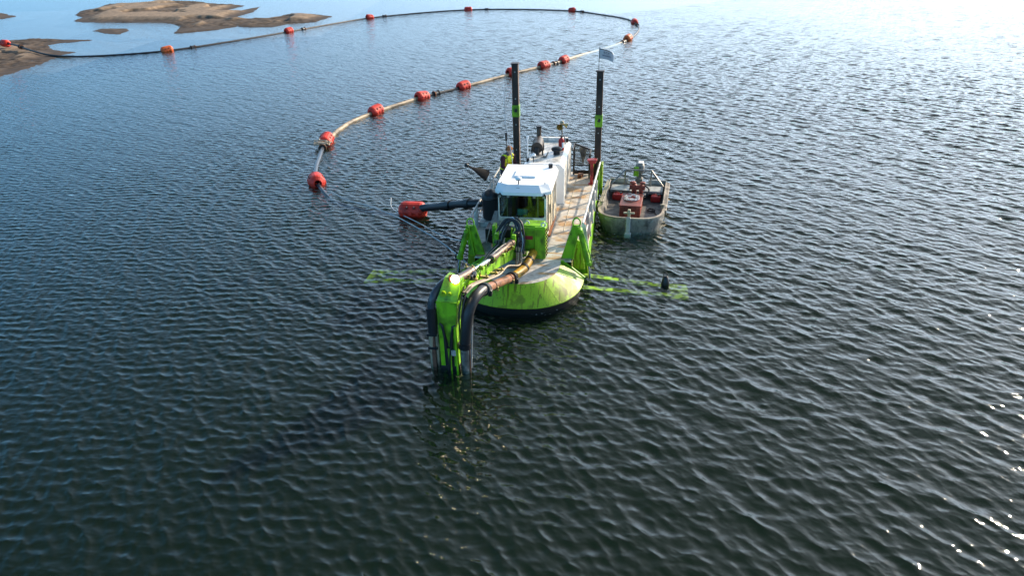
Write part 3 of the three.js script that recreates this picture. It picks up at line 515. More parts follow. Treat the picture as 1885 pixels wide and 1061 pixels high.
{ // spuds with collars
  const spud = (x, z, topY, colY, guideY) => {
    const s = part(D, 'spud', [bx2(x - 0.095, x + 0.095, -2.2, topY, z - 0.095, z + 0.095, 0.01)], M.spud, 'dark brown steel spud post');
    part(s, 'flange', [bx2(x - 0.12, x - 0.095, -2.2, topY - 0.002, z - 0.12, z + 0.12, 0.006), bx2(x + 0.095, x + 0.12, -2.2, topY - 0.002, z - 0.12, z + 0.12, 0.006)], M.spudLitEdge);
    part(s, 'spud_cap', [bx2(x - 0.15, x + 0.15, topY, topY + 0.035, z - 0.15, z + 0.15, 0.01)], M.spud);
    for (let y = topY - 0.28; y > 1.2; y -= 0.98) part(s, 'pin_hole', new THREE.CylinderGeometry(0.022, 0.022, 0.01, 10).rotateX(Math.PI / 2).translate(x, y, z + 0.099), M.paleGrey);
    const c = part(D, 'spud_collar', [bx2(x - 0.14, x + 0.14, colY - 0.22, colY + 0.22, z - 0.14, z + 0.14, 0.015)], M.lime, 'lime green spud collar');
    seed = 12; const pts = []; for (let i = 0; i < 11; i++) { const a = i / 11 * 6.283, r = 0.075 * (0.55 + 0.6 * rnd()); pts.push([Math.cos(a) * r * 1.1, Math.sin(a) * r]); }
    part(c, 'emblem', plate(pts, 0.004, 0).translate(x + 0.02, colY + 0.03, z + 0.146), M.black);
    part(D, 'spud_guide', [bx2(x - 0.22, x - 0.14, 0.2, guideY, z - 0.22, z + 0.22), bx2(x + 0.14, x + 0.22, 0.2, guideY, z - 0.22, z + 0.22), bx2(x - 0.22, x + 0.22, 0.3, guideY - 0.15, z - 0.28, z - 0.22)], M.limeSunDirty);
  };
  spud(-1.36, -9.7, 5.08, 3.36, 1.0); spud(1.79, -9.5, 4.86, 3.08, 1.45);
}
{ // rails
  const wr = M.white, xr = 1.83;
  const ra = V(1.70, 1.58, -2.95), rb = V(1.90, 1.52, -9.3), ba = V(1.85, yD, -2.7), bb = V(1.87, yD, -9.3), rp = (k, h) => ba.clone().lerp(bb, k).lerp(ra.clone().lerp(rb, k), h);
  const right = part(D, 'railing', [rod(ra, rb, 0.035), rod(rp(0, 0.5), rp(1, 0.5), 0.025)], wr, 'white railing along the right deck edge');
  for (let i = 0; i < 7; i++) { const k = i / 6; part(right, 'rail_post', [beam(rp(k, 0), rp(k, 1), 0.10, 0.022, V(0, 0, 1)), beam(rp(k, 0.02).add(V(0.06, 0, 0)), rp(k, 0.98).add(V(0.07, 0, 0)), 0.03, 0.05, V(0, 0, 1))], i > 4 ? M.lime : wr); }
  part(right, 'toe_board', bx2(1.85, 1.875, yD, yD + 0.10, -9.3, -2.8), M.cream);
  part(D, 'orange_board', [bx2(1.66, 1.74, yD + 0.02, 1.06, -3.7, -3.3), bx2(1.66, 1.74, 1.12, 1.30, -3.7, -3.34)], M.orange, 'orange board inside the railing'); part(D, 'board_band', bx2(1.655, 1.745, 1.062, 1.115, -3.7, -3.32), M.whiteClean);
  part(D, 'hose_reel', [ringGeo(0.09, 0.035).rotateY(Math.PI / 2).translate(1.70, 1.44, -3.72)], M.redPaint);
  const xl = -1.84;
  const left = part(D, 'railing', [rod(V(xl, 1.36, -2.75), V(xl, 1.52, -3.6), 0.032), rod(V(xl, 1.52, -3.6), V(xl, 1.46, -9.2), 0.032), rod(V(xl, 1.16, -4.0), V(xl, 1.14, -9.2), 0.022)], M.paleGrey, 'pale pipe railing along the left deck edge');
  for (const z of [-4.0, -4.22, -5.6, -7.0, -8.2, -9.2]) part(left, 'rail_post', bx2(xl - 0.035, xl + 0.035, yD, 1.5, z - 0.04, z + 0.04), M.white);
  part(D, 'drum_stand', bx2(-1.80, -1.02, yD, yD + 0.16, -5.15, -4.25, 0.02), M.white);
  part(D, 'deck_locker', [bx2(-1.32, -1.0, yD, 1.28, -3.55, -2.95, 0.03)], M.black);
part(D, 'slanted_plate', [beam(V(-1.04, 1.50, -3.95), V(-1.12, 1.08, -2.95), 0.02, 0.30, V(1, 0, 0)), beam(V(-1.02, 1.66, -3.97), V(-1.10, 1.24, -2.93), 0.035, 0.03)], M.grey);
}
const sunkenLime = mat([0.40, 0.60, 0.012], 0.8, { map: waterBreakup });
{ // lifting brackets (A shaped) with rams and outriggers under the water
  for (const s of [1, -1]) {
    const f = (g) => (s < 0 ? mirrorX(g) : g);
    const L = s > 0 ? [[1.14, yD], [1.50, yD], [1.66, 1.84], [1.46, 1.86]] : [[1.18, yD], [1.64, yD - 0.02], [1.72, 1.70], [1.44, 1.72]];
    const yt = s > 0 ? 1.84 : 1.70, B = part(D, 'leg_bracket', [f(plate(L, 0.07).translate(0, 0, -2.14))], M.lime, 'lime green triangular leg bracket');
    part(B, 'rear_plate', f(plate([[1.46, 0.3], [1.80, 0.3], [1.72, 1.15], [1.56, 1.25]], 0.05).translate(0, 0, -2.5)), M.limeSunDirty);
    part(B, 'cross_plate', [f(beam(V(1.48, yD, -2.14), V(1.62, yt, -2.14), 0.05, 0.22, V(0, 0, 1)))], M.lime);
    const lift = ringGeo(0.115, 0.022).scale(0.95, 1.25, 1).translate(s * 1.57, yt + 0.10, -2.12); part(B, 'lifting_eye', lift, M.lime);
    const top = V(s * 1.68, yt - 0.14, -2.08), mid = V(s * 1.93, 0.70, -2.02), end = V(s * 2.0, 0.22, -2.0);
    const ram = part(D, 'leg_ram', [rod(top, mid, 0.085, 0.085, 16), rod(top.clone().add(V(0, 0.03, -0.1)), top.clone().add(V(0, 0.03, 0.1)), 0.06), rod(mid.clone().lerp(top, 0.04), mid.clone().lerp(top, -0.03), 0.105)], M.lime, 'lime green leg ram'); part(ram, 'ram_rod', rod(mid, end, 0.04, 0.04, 12), M.chrome);
    part(ram, 'hose', tube([top.clone().add(V(s * 0.09, -0.05, 0.06)), top.clone().lerp(mid, 0.4).add(V(s * 0.11, 0, 0.05)), mid.clone().add(V(s * 0.12, 0.04, 0.04)), mid.clone().add(V(s * 0.02, -0.04, 0.1))], 0.016, 20, 6), s > 0 ? M.lime : M.black);
    const dep = s > 0 ? -0.07 : -0.125, far = s > 0 ? 4.45 : 4.6, dz = s > 0 ? 0 : -0.1;
    const o = part(D, 'outrigger', [beam(V(s * 1.7, -0.04 + dep, -2.85 + dz), V(s * far, -0.10 + dep, -2.42 + dz), 0.22, 0.08), beam(V(s * 1.7, -0.04 + dep, -2.0 + dz), V(s * far, -0.11 + dep, -1.92 + dz), 0.22, 0.08)], sunkenLime, 'sunken lime green outrigger frame');
    part(o, 'outrigger_pad', [box(0.52, 0.06, 0.95, s * (far + 0.18), -0.12 + dep, -2.2 + dz)], sunkenLime);
  }
}
{ // boom base, boom, rams, stick
  const base = part(D, 'boom_base', [bx2(0.02, 0.42, 1.02, 1.78, -2.30, -1.98, 0.02), bx2(0.02, 0.62, 1.66, 1.82, -2.5, -2.05, 0.02), bx2(-0.55, 0.1, yD, 1.35, -2.55, -2.1, 0.03), bx2(-0.98, -0.88, yD, 1.62, -2.7, -2.4)], M.lime, 'lime green boom base');
  part(base, 'upright_plate', [bx2(0.37, 0.68, yD + 0.03, 1.84, -1.98, -1.90, 0.015), bx2(0.64, 0.69, yD + 0.03, 1.80, -2.4, -1.98, 0.01)], M.lime);
  part(base, 'bracket_arm', [bx2(-0.78, -0.66, 1.0, 1.66, -2.35, -1.7, 0.02), bx2(-0.24, -0.12, 1.0, 1.72, -2.35, -1.5, 0.02)], M.lime);
  part(base, 'warning_plate', box(0.26, 0.12, 0.008, 0.18, 1.47, -1.972, 0.002), M.redPaint);
  for (const g of [bx2(-0.02, 0.05, 1.1, 1.5, -1.85, -1.5, 0.02), bx2(-0.62, -0.26, 1.35, 1.62, -2.5, -2.15, 0.03), box(0.16, 0.14, 0.14, -0.12, 1.68, -1.7, 0.03)]) part(base, 'valve_block', g, M.black);
  part(base, 'gear_block', [box(0.30, 0.36, 0.3, -0.42, 1.06, -1.9, 0.05)], M.limeSunDirty);
  part(base, 'lift_lug', [ringGeo(0.06, 0.018).translate(0.12, 1.84, -2.2), ringGeo(0.06, 0.018).translate(0.62, 1.88, -2.0)], M.ropePale);
  seed = 77; const ch = []; for (let i = 0; i < 15; i++) ch.push(new THREE.TorusGeometry(0.032, 0.011, 5, 10).rotateY(i % 2 ? 0 : Math.PI / 2).translate(0.72, 1.78 - i * 0.058, -1.93)); part(base, 'chain', ch, M.rust);
  const end = V(-0.86, 2.04, 2.62), st = V(-0.22, 1.04, -1.95), d = end.clone().sub(st);
  const boom = part(D, 'boom', [beam(st, st.clone().addScaledVector(d, 0.5).add(V(0, 0.10, 0)), 0.22, 0.30), beam(st.clone().addScaledVector(d, 0.49).add(V(0, 0.10, 0)), end, 0.22, 0.30)], M.lime, 'lime green boom');
  part(boom, 'pivot_pin', [rod(st.clone().add(V(-0.3, 0, 0)), st.clone().add(V(0.3, 0, 0)), 0.09)], M.steel);
  for (const k of [0.30, 0.62]) { const p = st.clone().addScaledVector(d, k).add(V(0, 0.09, 0)); part(boom, 'boom_band', beam(p.clone().add(V(-0.13, 0.0, 0)), p.clone().add(V(0.13, 0.0, 0)), 0.06, 0.33), M.lime); }
  part(boom, 'top_strip', [beam(st.clone().addScaledVector(d, 0.12).add(V(0.02, 0.19, 0)), st.clone().addScaledVector(d, 0.52).add(V(0.02, 0.29, 0)), 0.16, 0.02)], M.rust);
  seed = 23; for (let i = 0; i < 16; i++) { const k = 0.15 + 0.8 * rnd(), p = st.clone().addScaledVector(d, k).add(V(0.12 + rnd() * 0.14, 0.22 + 0.08 * Math.sin(k * 3.1), 0)); part(boom, 'fitting', rnd() < 0.5 ? box(0.05 + rnd() * 0.07, 0.05 + rnd() * 0.06, 0.06 + rnd() * 0.1, p.x, p.y, p.z, 0.015) : rod(p, p.clone().add(V(0.03, 0.05 + rnd() * 0.06, 0.03)), 0.025, 0.025, 8), [M.brass, M.black, M.limeSunDirty, M.rust][Math.floor(rnd() * 4)]); }
  const c0 = V(-0.24, 1.52, -1.4), c1 = V(-0.43, 1.90, 0.5), c2 = V(-0.72, 2.06, 1.62), c3 = V(-0.86, 2.28, 2.5);
  const ram = part(D, 'boom_ram', [rod(c0, c1, 0.085, 0.085, 18), rod(c1.clone().lerp(c0, 0.06), c1.clone().lerp(c0, -0.04), 0.115, 0.115, 18), rod(c0.clone().lerp(c1, -0.05), c0.clone().lerp(c1, 0.05), 0.11)], M.barrel, 'boom ram with weathered barrel');
  part(ram, 'ram_rod', rod(c1, c2, 0.05, 0.05, 14), M.chrome); part(ram, 'feed_pipe', [tube([c0.clone().add(V(-0.1, 0.02, 0)), c0.clone().lerp(c1, 0.4).add(V(-0.12, 0.03, 0)), c1.clone().add(V(-0.10, 0.0, 0))], 0.018)], M.steel);
  part(ram, 'clevis', [box(0.2, 0.16, 0.22, c2.x, c2.y, c2.z, 0.03)], M.black);
  const r2 = part(D, 'stick_ram', [rod(c2.clone().add(V(0.0, 0.03, 0.05)), c3, 0.095, 0.095, 18), rod(c2.clone().add(V(0, 0.03, 0.02)), c2.clone().lerp(c3, 0.12), 0.12, 0.12, 18)], M.barrel, 'stick ram with bright barrel'); part(r2, 'ram_rod', rod(c3, V(-0.92, 2.36, 2.72), 0.05), M.chrome);
  // stick standing in the water
  const zs = 2.86, front = plate([[-1.28, -1.4], [-0.86, -1.4], [-0.86, 1.25], [-0.80, 1.86], [-1.29, 1.86], [-1.28, 1.25]], 0.03).translate(0, 0, zs);
  const stick = part(D, 'stick', [front, loft([[V(-1.285, 1.865, zs), V(-0.80, 1.865, zs)], [V(-1.08, 2.44, zs - 0.16), V(-0.73, 2.32, zs - 0.16)], [V(-1.05, 2.40, zs - 0.5), V(-0.73, 2.28, zs - 0.5)]]),
    loft([[V(-0.86, -1.4, zs), V(-0.86, 1.25, zs), V(-0.80, 1.86, zs), V(-0.73, 2.32, zs - 0.16)], [V(-0.84, -1.4, zs - 0.42), V(-0.82, 1.25, zs - 0.42), V(-0.76, 1.9, zs - 0.45), V(-0.72, 2.28, zs - 0.5)]]),
    loft([[V(-1.28, -1.4, zs), V(-1.28, 1.25, zs), V(-1.29, 1.86, zs), V(-1.08, 2.44, zs - 0.16)], [V(-1.26, -1.4, zs - 0.42), V(-1.26, 1.25, zs - 0.42), V(-1.26, 1.9, zs - 0.45), V(-1.05, 2.40, zs - 0.5)]])], M.lime, 'lime green stick standing in the water');
  part(stick, 'slot_shade', [plate([[-1.18, -1.3], [-0.95, -1.3], [-0.95, 0.92], [-0.90, 1.24], [-0.96, 1.24], [-1.06, 0.62], [-1.16, 1.24], [-1.22, 1.24], [-1.18, 0.92]], 0.006, 0).translate(0, 0, zs + 0.026)], M.under);  // dark sheet laid on the plate, standing in for a shaded opening
  part(stick, 'front_rib', [beam(V(-1.06, -0.8, zs + 0.05), V(-1.06, 0.62, zs + 0.05), 0.10, 0.05, V(0, 0, 1)), bx2(-0.90, -0.855, -1.2, 1.25, zs + 0.01, zs + 0.09)], M.lime);
  part(stick, 'wet_band', [bx2(-1.30, -0.845, -0.9, 0.11, zs - 0.44, zs + 0.035, 0.02)], M.under);
  part(stick, 'boss', [rod(V(-1.12, 2.06, zs + 0.0), V(-1.12, 2.06, zs - 0.12), 0.07), rod(V(-0.97, 2.06, zs + 0.0), V(-0.97, 2.06, zs - 0.12), 0.045)], M.limeSunDirty);
  part(stick, 'hinge_notch', [box(0.12, 0.16, 0.1, -0.93, 2.40, zs - 0.17, 0.02)], M.rust);
  part(stick, 'stick_hose', [tube([V(-1.24, 1.3, zs + 0.04), V(-1.16, 1.22, zs + 0.07), V(-1.13, 0.8, zs + 0.07), V(-1.10, 0.3, zs + 0.07), V(-1.10, -0.6, zs + 0.07)], 0.022), tube([V(-0.87, 1.27, zs + 0.04), V(-0.94, 1.18, zs + 0.07), V(-0.97, 0.8, zs + 0.07), V(-1.05, 0.3, zs + 0.07), V(-1.06, -0.6, zs + 0.07)], 0.022)], M.rubber);
  part(stick, 'junction_box', [box(0.12, 0.16, 0.06, -0.94, 0.52, zs + 0.07, 0.02)], M.paleGrey);
  part(stick, 'cable', [tube([V(-0.70, 2.1, 2.5), V(-0.72, 1.9, 2.75), V(-0.77, 1.5, 2.86), V(-0.78, 0.9, 2.86), V(-0.79, 0, 2.84), V(-0.8, -0.7, 2.8)], 0.02), tube([V(-0.62, 2.08, 2.4), V(-0.66, 1.85, 2.72), V(-0.72, 1.3, 2.85), V(-0.74, 0.6, 2.84), V(-0.76, -0.6, 2.8)], 0.024)], M.rubber);
  // work lamp, switched on
  const lampAt = V(-0.84, 2.40, 2.66);
  const lamp = part(D, 'work_lamp', [new THREE.CylinderGeometry(0.10, 0.07, 0.12, 18).rotateX(Math.PI / 2).translate(lampAt.x, lampAt.y, lampAt.z), box(0.04, 0.14, 0.06, lampAt.x, lampAt.y - 0.1, lampAt.z - 0.03)], M.black, 'work lamp, switched on');
  const glow = new THREE.MeshStandardMaterial({ roughness: 0.3 }); glow.color.setRGB(0.9, 0.85, 0.7); glow.emissive.setRGB(1, 0.82, 0.5); glow.emissiveIntensity = 22;
  part(lamp, 'lamp_lens', new THREE.SphereGeometry(0.105, 18, 10).scale(1, 1, 0.35).translate(lampAt.x, lampAt.y, lampAt.z + 0.065), glow);
  const L = new THREE.PointLight(new THREE.Color().setRGB(1, 0.78, 0.48), 0.2, 0, 2); L.name = 'lamp'; L.position.copy(dredgerPoint(lampAt.x, lampAt.y, lampAt.z + 0.16)); L.castShadow = true; L.shadow.radius = 4; scene.add(L);
}
function dredgerPoint(x, y, z) { return V(x, y, z).applyAxisAngle(V(0, 1, 0), dredgerTurn).add(dredgerAt); }
{ // suction pipes and hoses along the boom
  const e0 = V(0.32, 1.02, -1.78), e1 = V(0.20, 0.93, -1.32), e2 = V(0.08, 0.88, -0.95), e3 = V(-0.06, 0.93, -0.42), p1 = V(-0.33, 1.82, 2.06);
  const elbow = part(D, 'pipe_elbow', [tube([V(0.34, 1.0, -2.2), e0, V(0.27, 0.97, -1.45), V(0.19, 0.90, -1.12), V(0.07, 0.885, -0.80), V(-0.02, 0.91, -0.55)], 0.125, 30, 14)], M.yellow, 'yellow suction elbow'); part(elbow, 'elbow_band', [rod(V(0.285, 0.98, -1.52), V(0.265, 0.965, -1.46), 0.145), rod(V(0.20, 0.91, -1.16), V(0.17, 0.90, -1.10), 0.145)], M.black);
  const pipe = part(D, 'suction_pipe', rod(e3, p1, 0.115, 0.115, 20), M.brownPipe, 'brown suction pipe along the boom');
  for (const k of [0.03, 0.985]) part(pipe, 'pipe_coupling', [rod(e3.clone().lerp(p1, k - 0.03), e3.clone().lerp(p1, k + 0.03), 0.165, 0.165, 18), box(0.10, 0.16, 0.16, e3.clone().lerp(p1, k).x + 0.15, e3.clone().lerp(p1, k).y - 0.08, e3.clone().lerp(p1, k).z, 0.03)], M.black);
  for (const k of [0.14, 0.72]) { const c = part(pipe, 'pipe_clamp', rod(e3.clone().lerp(p1, k - 0.006), e3.clone().lerp(p1, k + 0.006), 0.128, 0.128, 18), M.black), q = e3.clone().lerp(p1, k); part(c, 'clamp_bolt', [box(0.05, 0.12, 0.05, q.x + 0.13, q.y - 0.08, q.z, 0.01)], M.brass); }
  part(D, 'suction_hose', tube([p1.clone().add(V(0.04, -0.08, -0.2)), p1, V(-0.44, 1.84, 2.50), V(-0.55, 1.60, 2.74), V(-0.62, 1.2, 2.82), V(-0.66, 0.85, 2.83), V(-0.68, 0.72, 2.82)], 0.135, 60, 16), M.rubber, 'thick black suction hose bending down beside the stick');
  const dn = part(D, 'down_pipe', rod(V(-0.68, 0.74, 2.82), V(-0.74, -1.3, 2.74), 0.115, 0.115, 18), M.grey, 'grey steel down pipe'); part(dn, 'pipe_coupling', [rod(V(-0.68, 0.76, 2.82), V(-0.684, 0.62, 2.82), 0.16, 0.16, 18)], M.black); part(dn, 'pipe_edge', [rod(V(-0.57, 0.72, 2.84), V(-0.62, -1.2, 2.78), 0.022)], M.brownPipe);
  part(D, 'guard_strip', [beam(V(-0.50, 1.46, 2.79), V(-0.60, 0.02, 2.79), 0.10, 0.025, V(0, 0, 1))], M.paleGrey, 'pale grey guard strip');
  const lh = part(D, 'left_hose', tube([V(-1.12, 2.16, 2.2), V(-1.22, 2.14, 2.5), V(-1.36, 1.98, 2.74), V(-1.43, 1.7, 2.82), V(-1.44, 1.2, 2.80)], 0.095, 40, 12), M.wetHose, 'dark hose on the left of the stick'); part(lh, 'hose_sleeve', rod(V(-1.435, 1.68, 2.82), V(-1.45, 0.98, 2.78), 0.125, 0.125, 16), M.rubber);
  const tw = part(D, 'twin_pipe', [rod(V(-1.50, 1.0, 2.78), V(-1.53, -0.5, 2.71), 0.075), rod(V(-1.36, 1.2, 2.78), V(-1.40, -0.5, 2.71), 0.055)], M.rustPipe, 'pair of rusty pipes left of the stick'); for (const y of [0.92, 0.55]) part(tw, 'pipe_clamp', [bx2(-1.60, -1.36, y - 0.03, y + 0.03, 2.68, 2.86)], M.black); part(tw, 'mud_cover', [bx2(-1.52, -1.42, -0.6, 0.86, 2.80, 2.83)], M.interior);
  // hydraulic hoses: loops over the base and lines down the boom
  seed = 19;
  for (let i = 0; i < 7; i++) { const q = i / 6, x = -0.78 + q * 0.20, j = () => (rnd() - 0.5) * 0.09; part(D, 'hydraulic_hose', tube([V(x, 1.36, -1.72), V(x + 0.08 + j(), 1.66 + j(), -1.88 + j()), V(-0.50 + q * 0.22 + j(), 1.94 + 0.10 * q + j(), -2.05 + j()), V(-0.22 + q * 0.16 + j(), 1.90 + j(), -1.98 + j()), V(-0.14 + q * 0.22 + j() * 0.5, 1.56 + j(), -1.70 + j()), V(-0.12 + q * 0.2, 1.22, -1.46)], [0.034, 0.03, 0.036, 0.02, 0.034, 0.02, 0.03][i], 44, 8), [M.rubber, M.rubber, M.rubber, M.hoseBeige, M.rubber, M.rope, M.rubber][i]); }
  for (let i = 0; i < 9; i++) { const x = -0.70 + rnd() * 0.75, z = -2.35 + rnd() * 0.5; part(D, 'pipe_fitting', rnd() < 0.4 ? box(0.06 + rnd() * 0.1, 0.05 + rnd() * 0.09, 0.06 + rnd() * 0.1, x, 1.38 + rnd() * 0.3, z, 0.015) : rod(V(x, 1.3, z), V(x + 0.05, 1.62 + rnd() * 0.15, z + 0.05), 0.02, 0.02, 8), [M.steel, M.brass, M.limeSunDirty, M.black][Math.floor(rnd() * 4)]); }
  for (let i = 0; i < 4; i++) part(D, 'hydraulic_hose', tube([V(-0.10 + i * 0.05, 1.24, -1.47), V(-0.08 + i * 0.05, 1.02, -1.28), V(-0.10 + i * 0.04, 0.96 + i * 0.02, -1.0), V(-0.30 + i * 0.03, 1.12 + i * 0.02, -0.6), V(-0.36 + i * 0.04, 1.42, 0.4), V(-0.46 + i * 0.04, 1.76, 1.4), V(-0.58 + i * 0.035, 2.06, 2.3), V(-0.70 + i * 0.03, 2.02, 2.66)], 0.024, 70, 7), i % 2 ? M.hoseBeige : M.barrel);
  for (let i = 0; i < 3; i++) part(D, 'hydraulic_hose', tube([V(-0.68 + i * 0.05, 1.36, -1.72), V(-0.92 + i * 0.03, 1.16, -1.4), V(-0.98 + i * 0.03, 1.10, -0.9), V(-0.78 + i * 0.04, 1.36, -0.1), V(-0.74 + i * 0.03, 1.68, 1.0), V(-0.86 + i * 0.03, 2.0, 2.0)], 0.02, 60, 7), i === 1 ? M.hoseBeige : M.rubber);
  for (const [x, y, z] of [[-0.72, 1.42, -1.72], [-0.64, 1.42, -1.70], [-0.10, 1.32, -1.5], [-0.02, 1.32, -1.48]]) part(D, 'hose_fitting', rod(V(x, y - 0.06, z), V(x, y + 0.06, z), 0.045, 0.045, 10), M.steel);
  for (const [x, y, z] of [[-0.40, 1.52, 0.55], [-0.48, 1.80, 1.35], [-0.60, 2.08, 2.05], [-0.80, 2.08, 1.45], [-0.34, 1.35, 0.0]]) part(D, 'pipe_bracket', [box(0.26, 0.06, 0.07, x, y, z), rod(V(x - 0.08, y, z), V(x - 0.08, y + 0.11, z), 0.02), rod(V(x + 0.08, y, z), V(x + 0.08, y + 0.08, z), 0.02)], M.brass);
}
// ------------------------------------------------------------------ things on and around the dredger
function onDredger(name, label, category, x, y, z, turn = 0) { const p = dredgerPoint(x, y, z); return thing(name, label, category, p.toArray(), dredgerTurn + turn); }
{
  const b = onDredger('black_drum', 'tall black drum with bagged top on white stand left of the wheelhouse', 'drum', -1.46, yD + 0.16, -4.66);
  part(b, 'body', [new THREE.LatheGeometry([[0, 0], [0.24, 0], [0.265, 0.03], [0.275, 0.70], [0.30, 0.71], [0.30, 0.75], [0.26, 0.77]].map(([x, y]) => new THREE.Vector2(x, y)), 28)], M.black);
  const bag = new THREE.SphereGeometry(0.26, 22, 12, 0, 6.29, 0, Math.PI / 2), p = bag.attributes.position; for (let i = 0; i < p.count; i++) { const k = 0.75 + 0.5 * fbm(p.getX(i) * 7 + 9, p.getZ(i) * 7 + p.getY(i) * 5, 4, 3); p.setXYZ(i, p.getX(i) * k, p.getY(i) * k * 0.9, p.getZ(i) * k); } bag.computeVertexNormals();
  part(b, 'bag', bag.translate(0, 0.74, 0), M.rubber); part(b, 'handle', [new THREE.TorusGeometry(0.07, 0.015, 6, 12, Math.PI).rotateY(Math.PI / 2).translate(0.285, 0.5, 0)], M.black);
  const s = onDredger('shovel', 'grey shovel propped against the dark locker beside the wheelhouse', 'shovel', -1.18, yD, -2.3);
  part(s, 'handle', rod(V(0, 0.24, -0.1), V(0.06, 0.62, -0.62), 0.018), M.grey);
  part(s, 'blade', plate([[-0.13, 0.02], [0.13, 0.02], [0.14, 0.26], [0.04, 0.32], [-0.04, 0.32], [-0.14, 0.26]], 0.012, 0.004).rotateX(-0.65), M.grey);
  const x = onDredger('fire_extinguisher', 'red fire extinguisher with white label standing on the engine house roof', 'fire extinguisher', 0.49, 2.2, -8.55);
  part(x, 'body', new THREE.LatheGeometry([[0, 0], [0.10, 0], [0.105, 0.02], [0.105, 0.36], [0.06, 0.44], [0.03, 0.46], [0, 0.46]].map(([a, c]) => new THREE.Vector2(a, c)), 20), M.redCan); part(x, 'label', new THREE.CylinderGeometry(0.1065, 0.1065, 0.2, 12, 1, true, 0.3, 1.5).translate(0, 0.2, 0), M.whiteClean);
  part(x, 'valve', [disc(0.035, 0.08, 0, 0.5, 0), box(0.05, 0.03, 0.16, 0, 0.55, 0.03)], M.black); part(x, 'nozzle', [tube([V(0, 0.52, 0.05), V(0.12, 0.5, 0.06), V(0.13, 0.3, 0.05)], 0.016)], M.black);
  const h = onDredger('siren', 'small brass coloured siren cluster behind the red fire extinguisher', 'siren', 0.40, 2.34, -9.7);
  part(h, 'stem', disc(0.03, 0.36, 0, 0.18, 0), M.grey); part(h, 'horn_bell', [new THREE.ConeGeometry(0.12, 0.24, 16, 1, true).rotateX(-Math.PI / 2).translate(-0.07, 0.46, 0.1), new THREE.ConeGeometry(0.10, 0.2, 16, 1, true).rotateZ(1.2).translate(0.11, 0.5, 0)], M.brass); part(h, 'lamp_cap', new THREE.SphereGeometry(0.08, 14, 8).translate(0.0, 0.58, 0), M.cream);
  // day shape: furled black cone on the left rail
  const c = onDredger('signal_cone', 'furled black signal cone with a ball tip hanging out over the left railing', 'signal cone', -1.88, 1.5, -6.6);
  const clothBlack = mat([0.010, 0.010, 0.011], 1);
  const tip = V(-0.50, 1.02, 1.2), butt = V(-0.06, 0.34, 0.06), dir = butt.clone().sub(tip), u = V(0, 1, 0).cross(dir).normalize(), w2 = dir.clone().normalize().cross(u);
  const rings = [0, 0.25, 0.5, 0.8, 1].map((k) => { const o = []; for (let i = 0; i <= 14; i++) { const a = i / 14 * 6.283, r = [0.03, 0.04, 0.09, 0.17, 0.20][[0, 0.25, 0.5, 0.8, 1].indexOf(k)] * (1 + 0.16 * Math.sin(a * 3)); o.push(tip.clone().addScaledVector(dir, k).addScaledVector(u, Math.cos(a) * r * 0.45).addScaledVector(w2, Math.sin(a) * r)); } return o; });
  part(c, 'cone_cloth', [loftSmooth(rings), loft([rings[4], rings[4].map(() => butt.clone().addScaledVector(dir, 0.03))])], clothBlack); part(c, 'ball_tip', new THREE.SphereGeometry(0.075, 14, 10).translate(tip.x, tip.y, tip.z), M.black); part(c, 'pole', rod(V(0.04, -0.7, 0), V(0.04, 0.3, 0), 0.02), M.paleGrey);
  // flag over the right spud
  const f = onDredger('flag', 'white flag with two lines of dark letters flying above the right spud', 'flag', 1.73, 4.90, -9.5);
  part(f, 'pole', rod(V(0, 0, 0), V(0, 0.80, 0), 0.012), M.grey);
  const cv = document.createElement('canvas'); cv.width = 512; cv.height = 400; const g2 = cv.getContext('2d'); g2.fillStyle = '#dcdcdf'; g2.fillRect(0, 0, 512, 400); g2.fillStyle = '#77757c'; g2.fillRect(0, 0, 512, 40); g2.fillStyle = '#5e5b64'; g2.font = 'bold 130px sans-serif'; g2.textAlign = 'center'; g2.fillText('ECC', 270, 180); g2.fillStyle = '#3c3566'; g2.font = 'bold 92px sans-serif'; g2.fillText('WORKS', 270, 290);
  const ft = new THREE.CanvasTexture(cv); ft.colorSpace = THREE.SRGBColorSpace;
  const fm = new THREE.MeshPhysicalMaterial({ map: ft, roughness: 1, side: THREE.DoubleSide }); fm.color.setRGB(0.74, 0.70, 0.68);
  const pg = new THREE.PlaneGeometry(0.56, 0.34, 20, 8), pp = pg.attributes.position; for (let i = 0; i < pp.count; i++) { const px = pp.getX(i) + 0.28, k = px / 0.56; pp.setXYZ(i, px * 0.9, pp.getY(i) + 0.58 - 0.17 * k * k * (0.35 + 0.65 * (pp.getY(i) > 0 ? 1 : 0.6)), 0.06 * Math.sin(k * 6.5) * k + 0.10 * k); } pg.computeVertexNormals();
  const cloth = new THREE.Mesh(pg, fm); cloth.name = 'cloth'; cloth.castShadow = cloth.receiveShadow = true; f.add(cloth);
  part(f, 'hem', tube([V(0.50, 0.34, 0.15), V(0.52, 0.45, 0.16), V(0.505, 0.56, 0.14), V(0.42, 0.66, 0.08), V(0.3, 0.72, 0.04), V(0.15, 0.765, 0.02), V(0, 0.78, 0)], 0.012, 30, 5), M.whiteClean);
  // black marker standing on the sunken right pad
  const bm = onDredger('black_marker', 'black tapered marker with a loop handle standing at the sunken right outrigger', 'marker', 4.22, -0.12, -2.3); bm.scale.setScalar(0.78);
  part(bm, 'body', new THREE.LatheGeometry([[0, 0], [0.15, 0], [0.155, 0.2], [0.13, 0.36], [0.07, 0.5], [0, 0.5]].map(([a, b2]) => new THREE.Vector2(a, b2)), 18), M.black); part(bm, 'handle', new THREE.TorusGeometry(0.07, 0.018, 6, 16).scale(1, 1.4, 1).translate(-0.02, 0.56, 0), M.black);
  // discharge hose leaving the stern quarter with its own float
  const hz = thing('stern_hose', 'thick black hose from the dredger side to the near red float', 'hose');
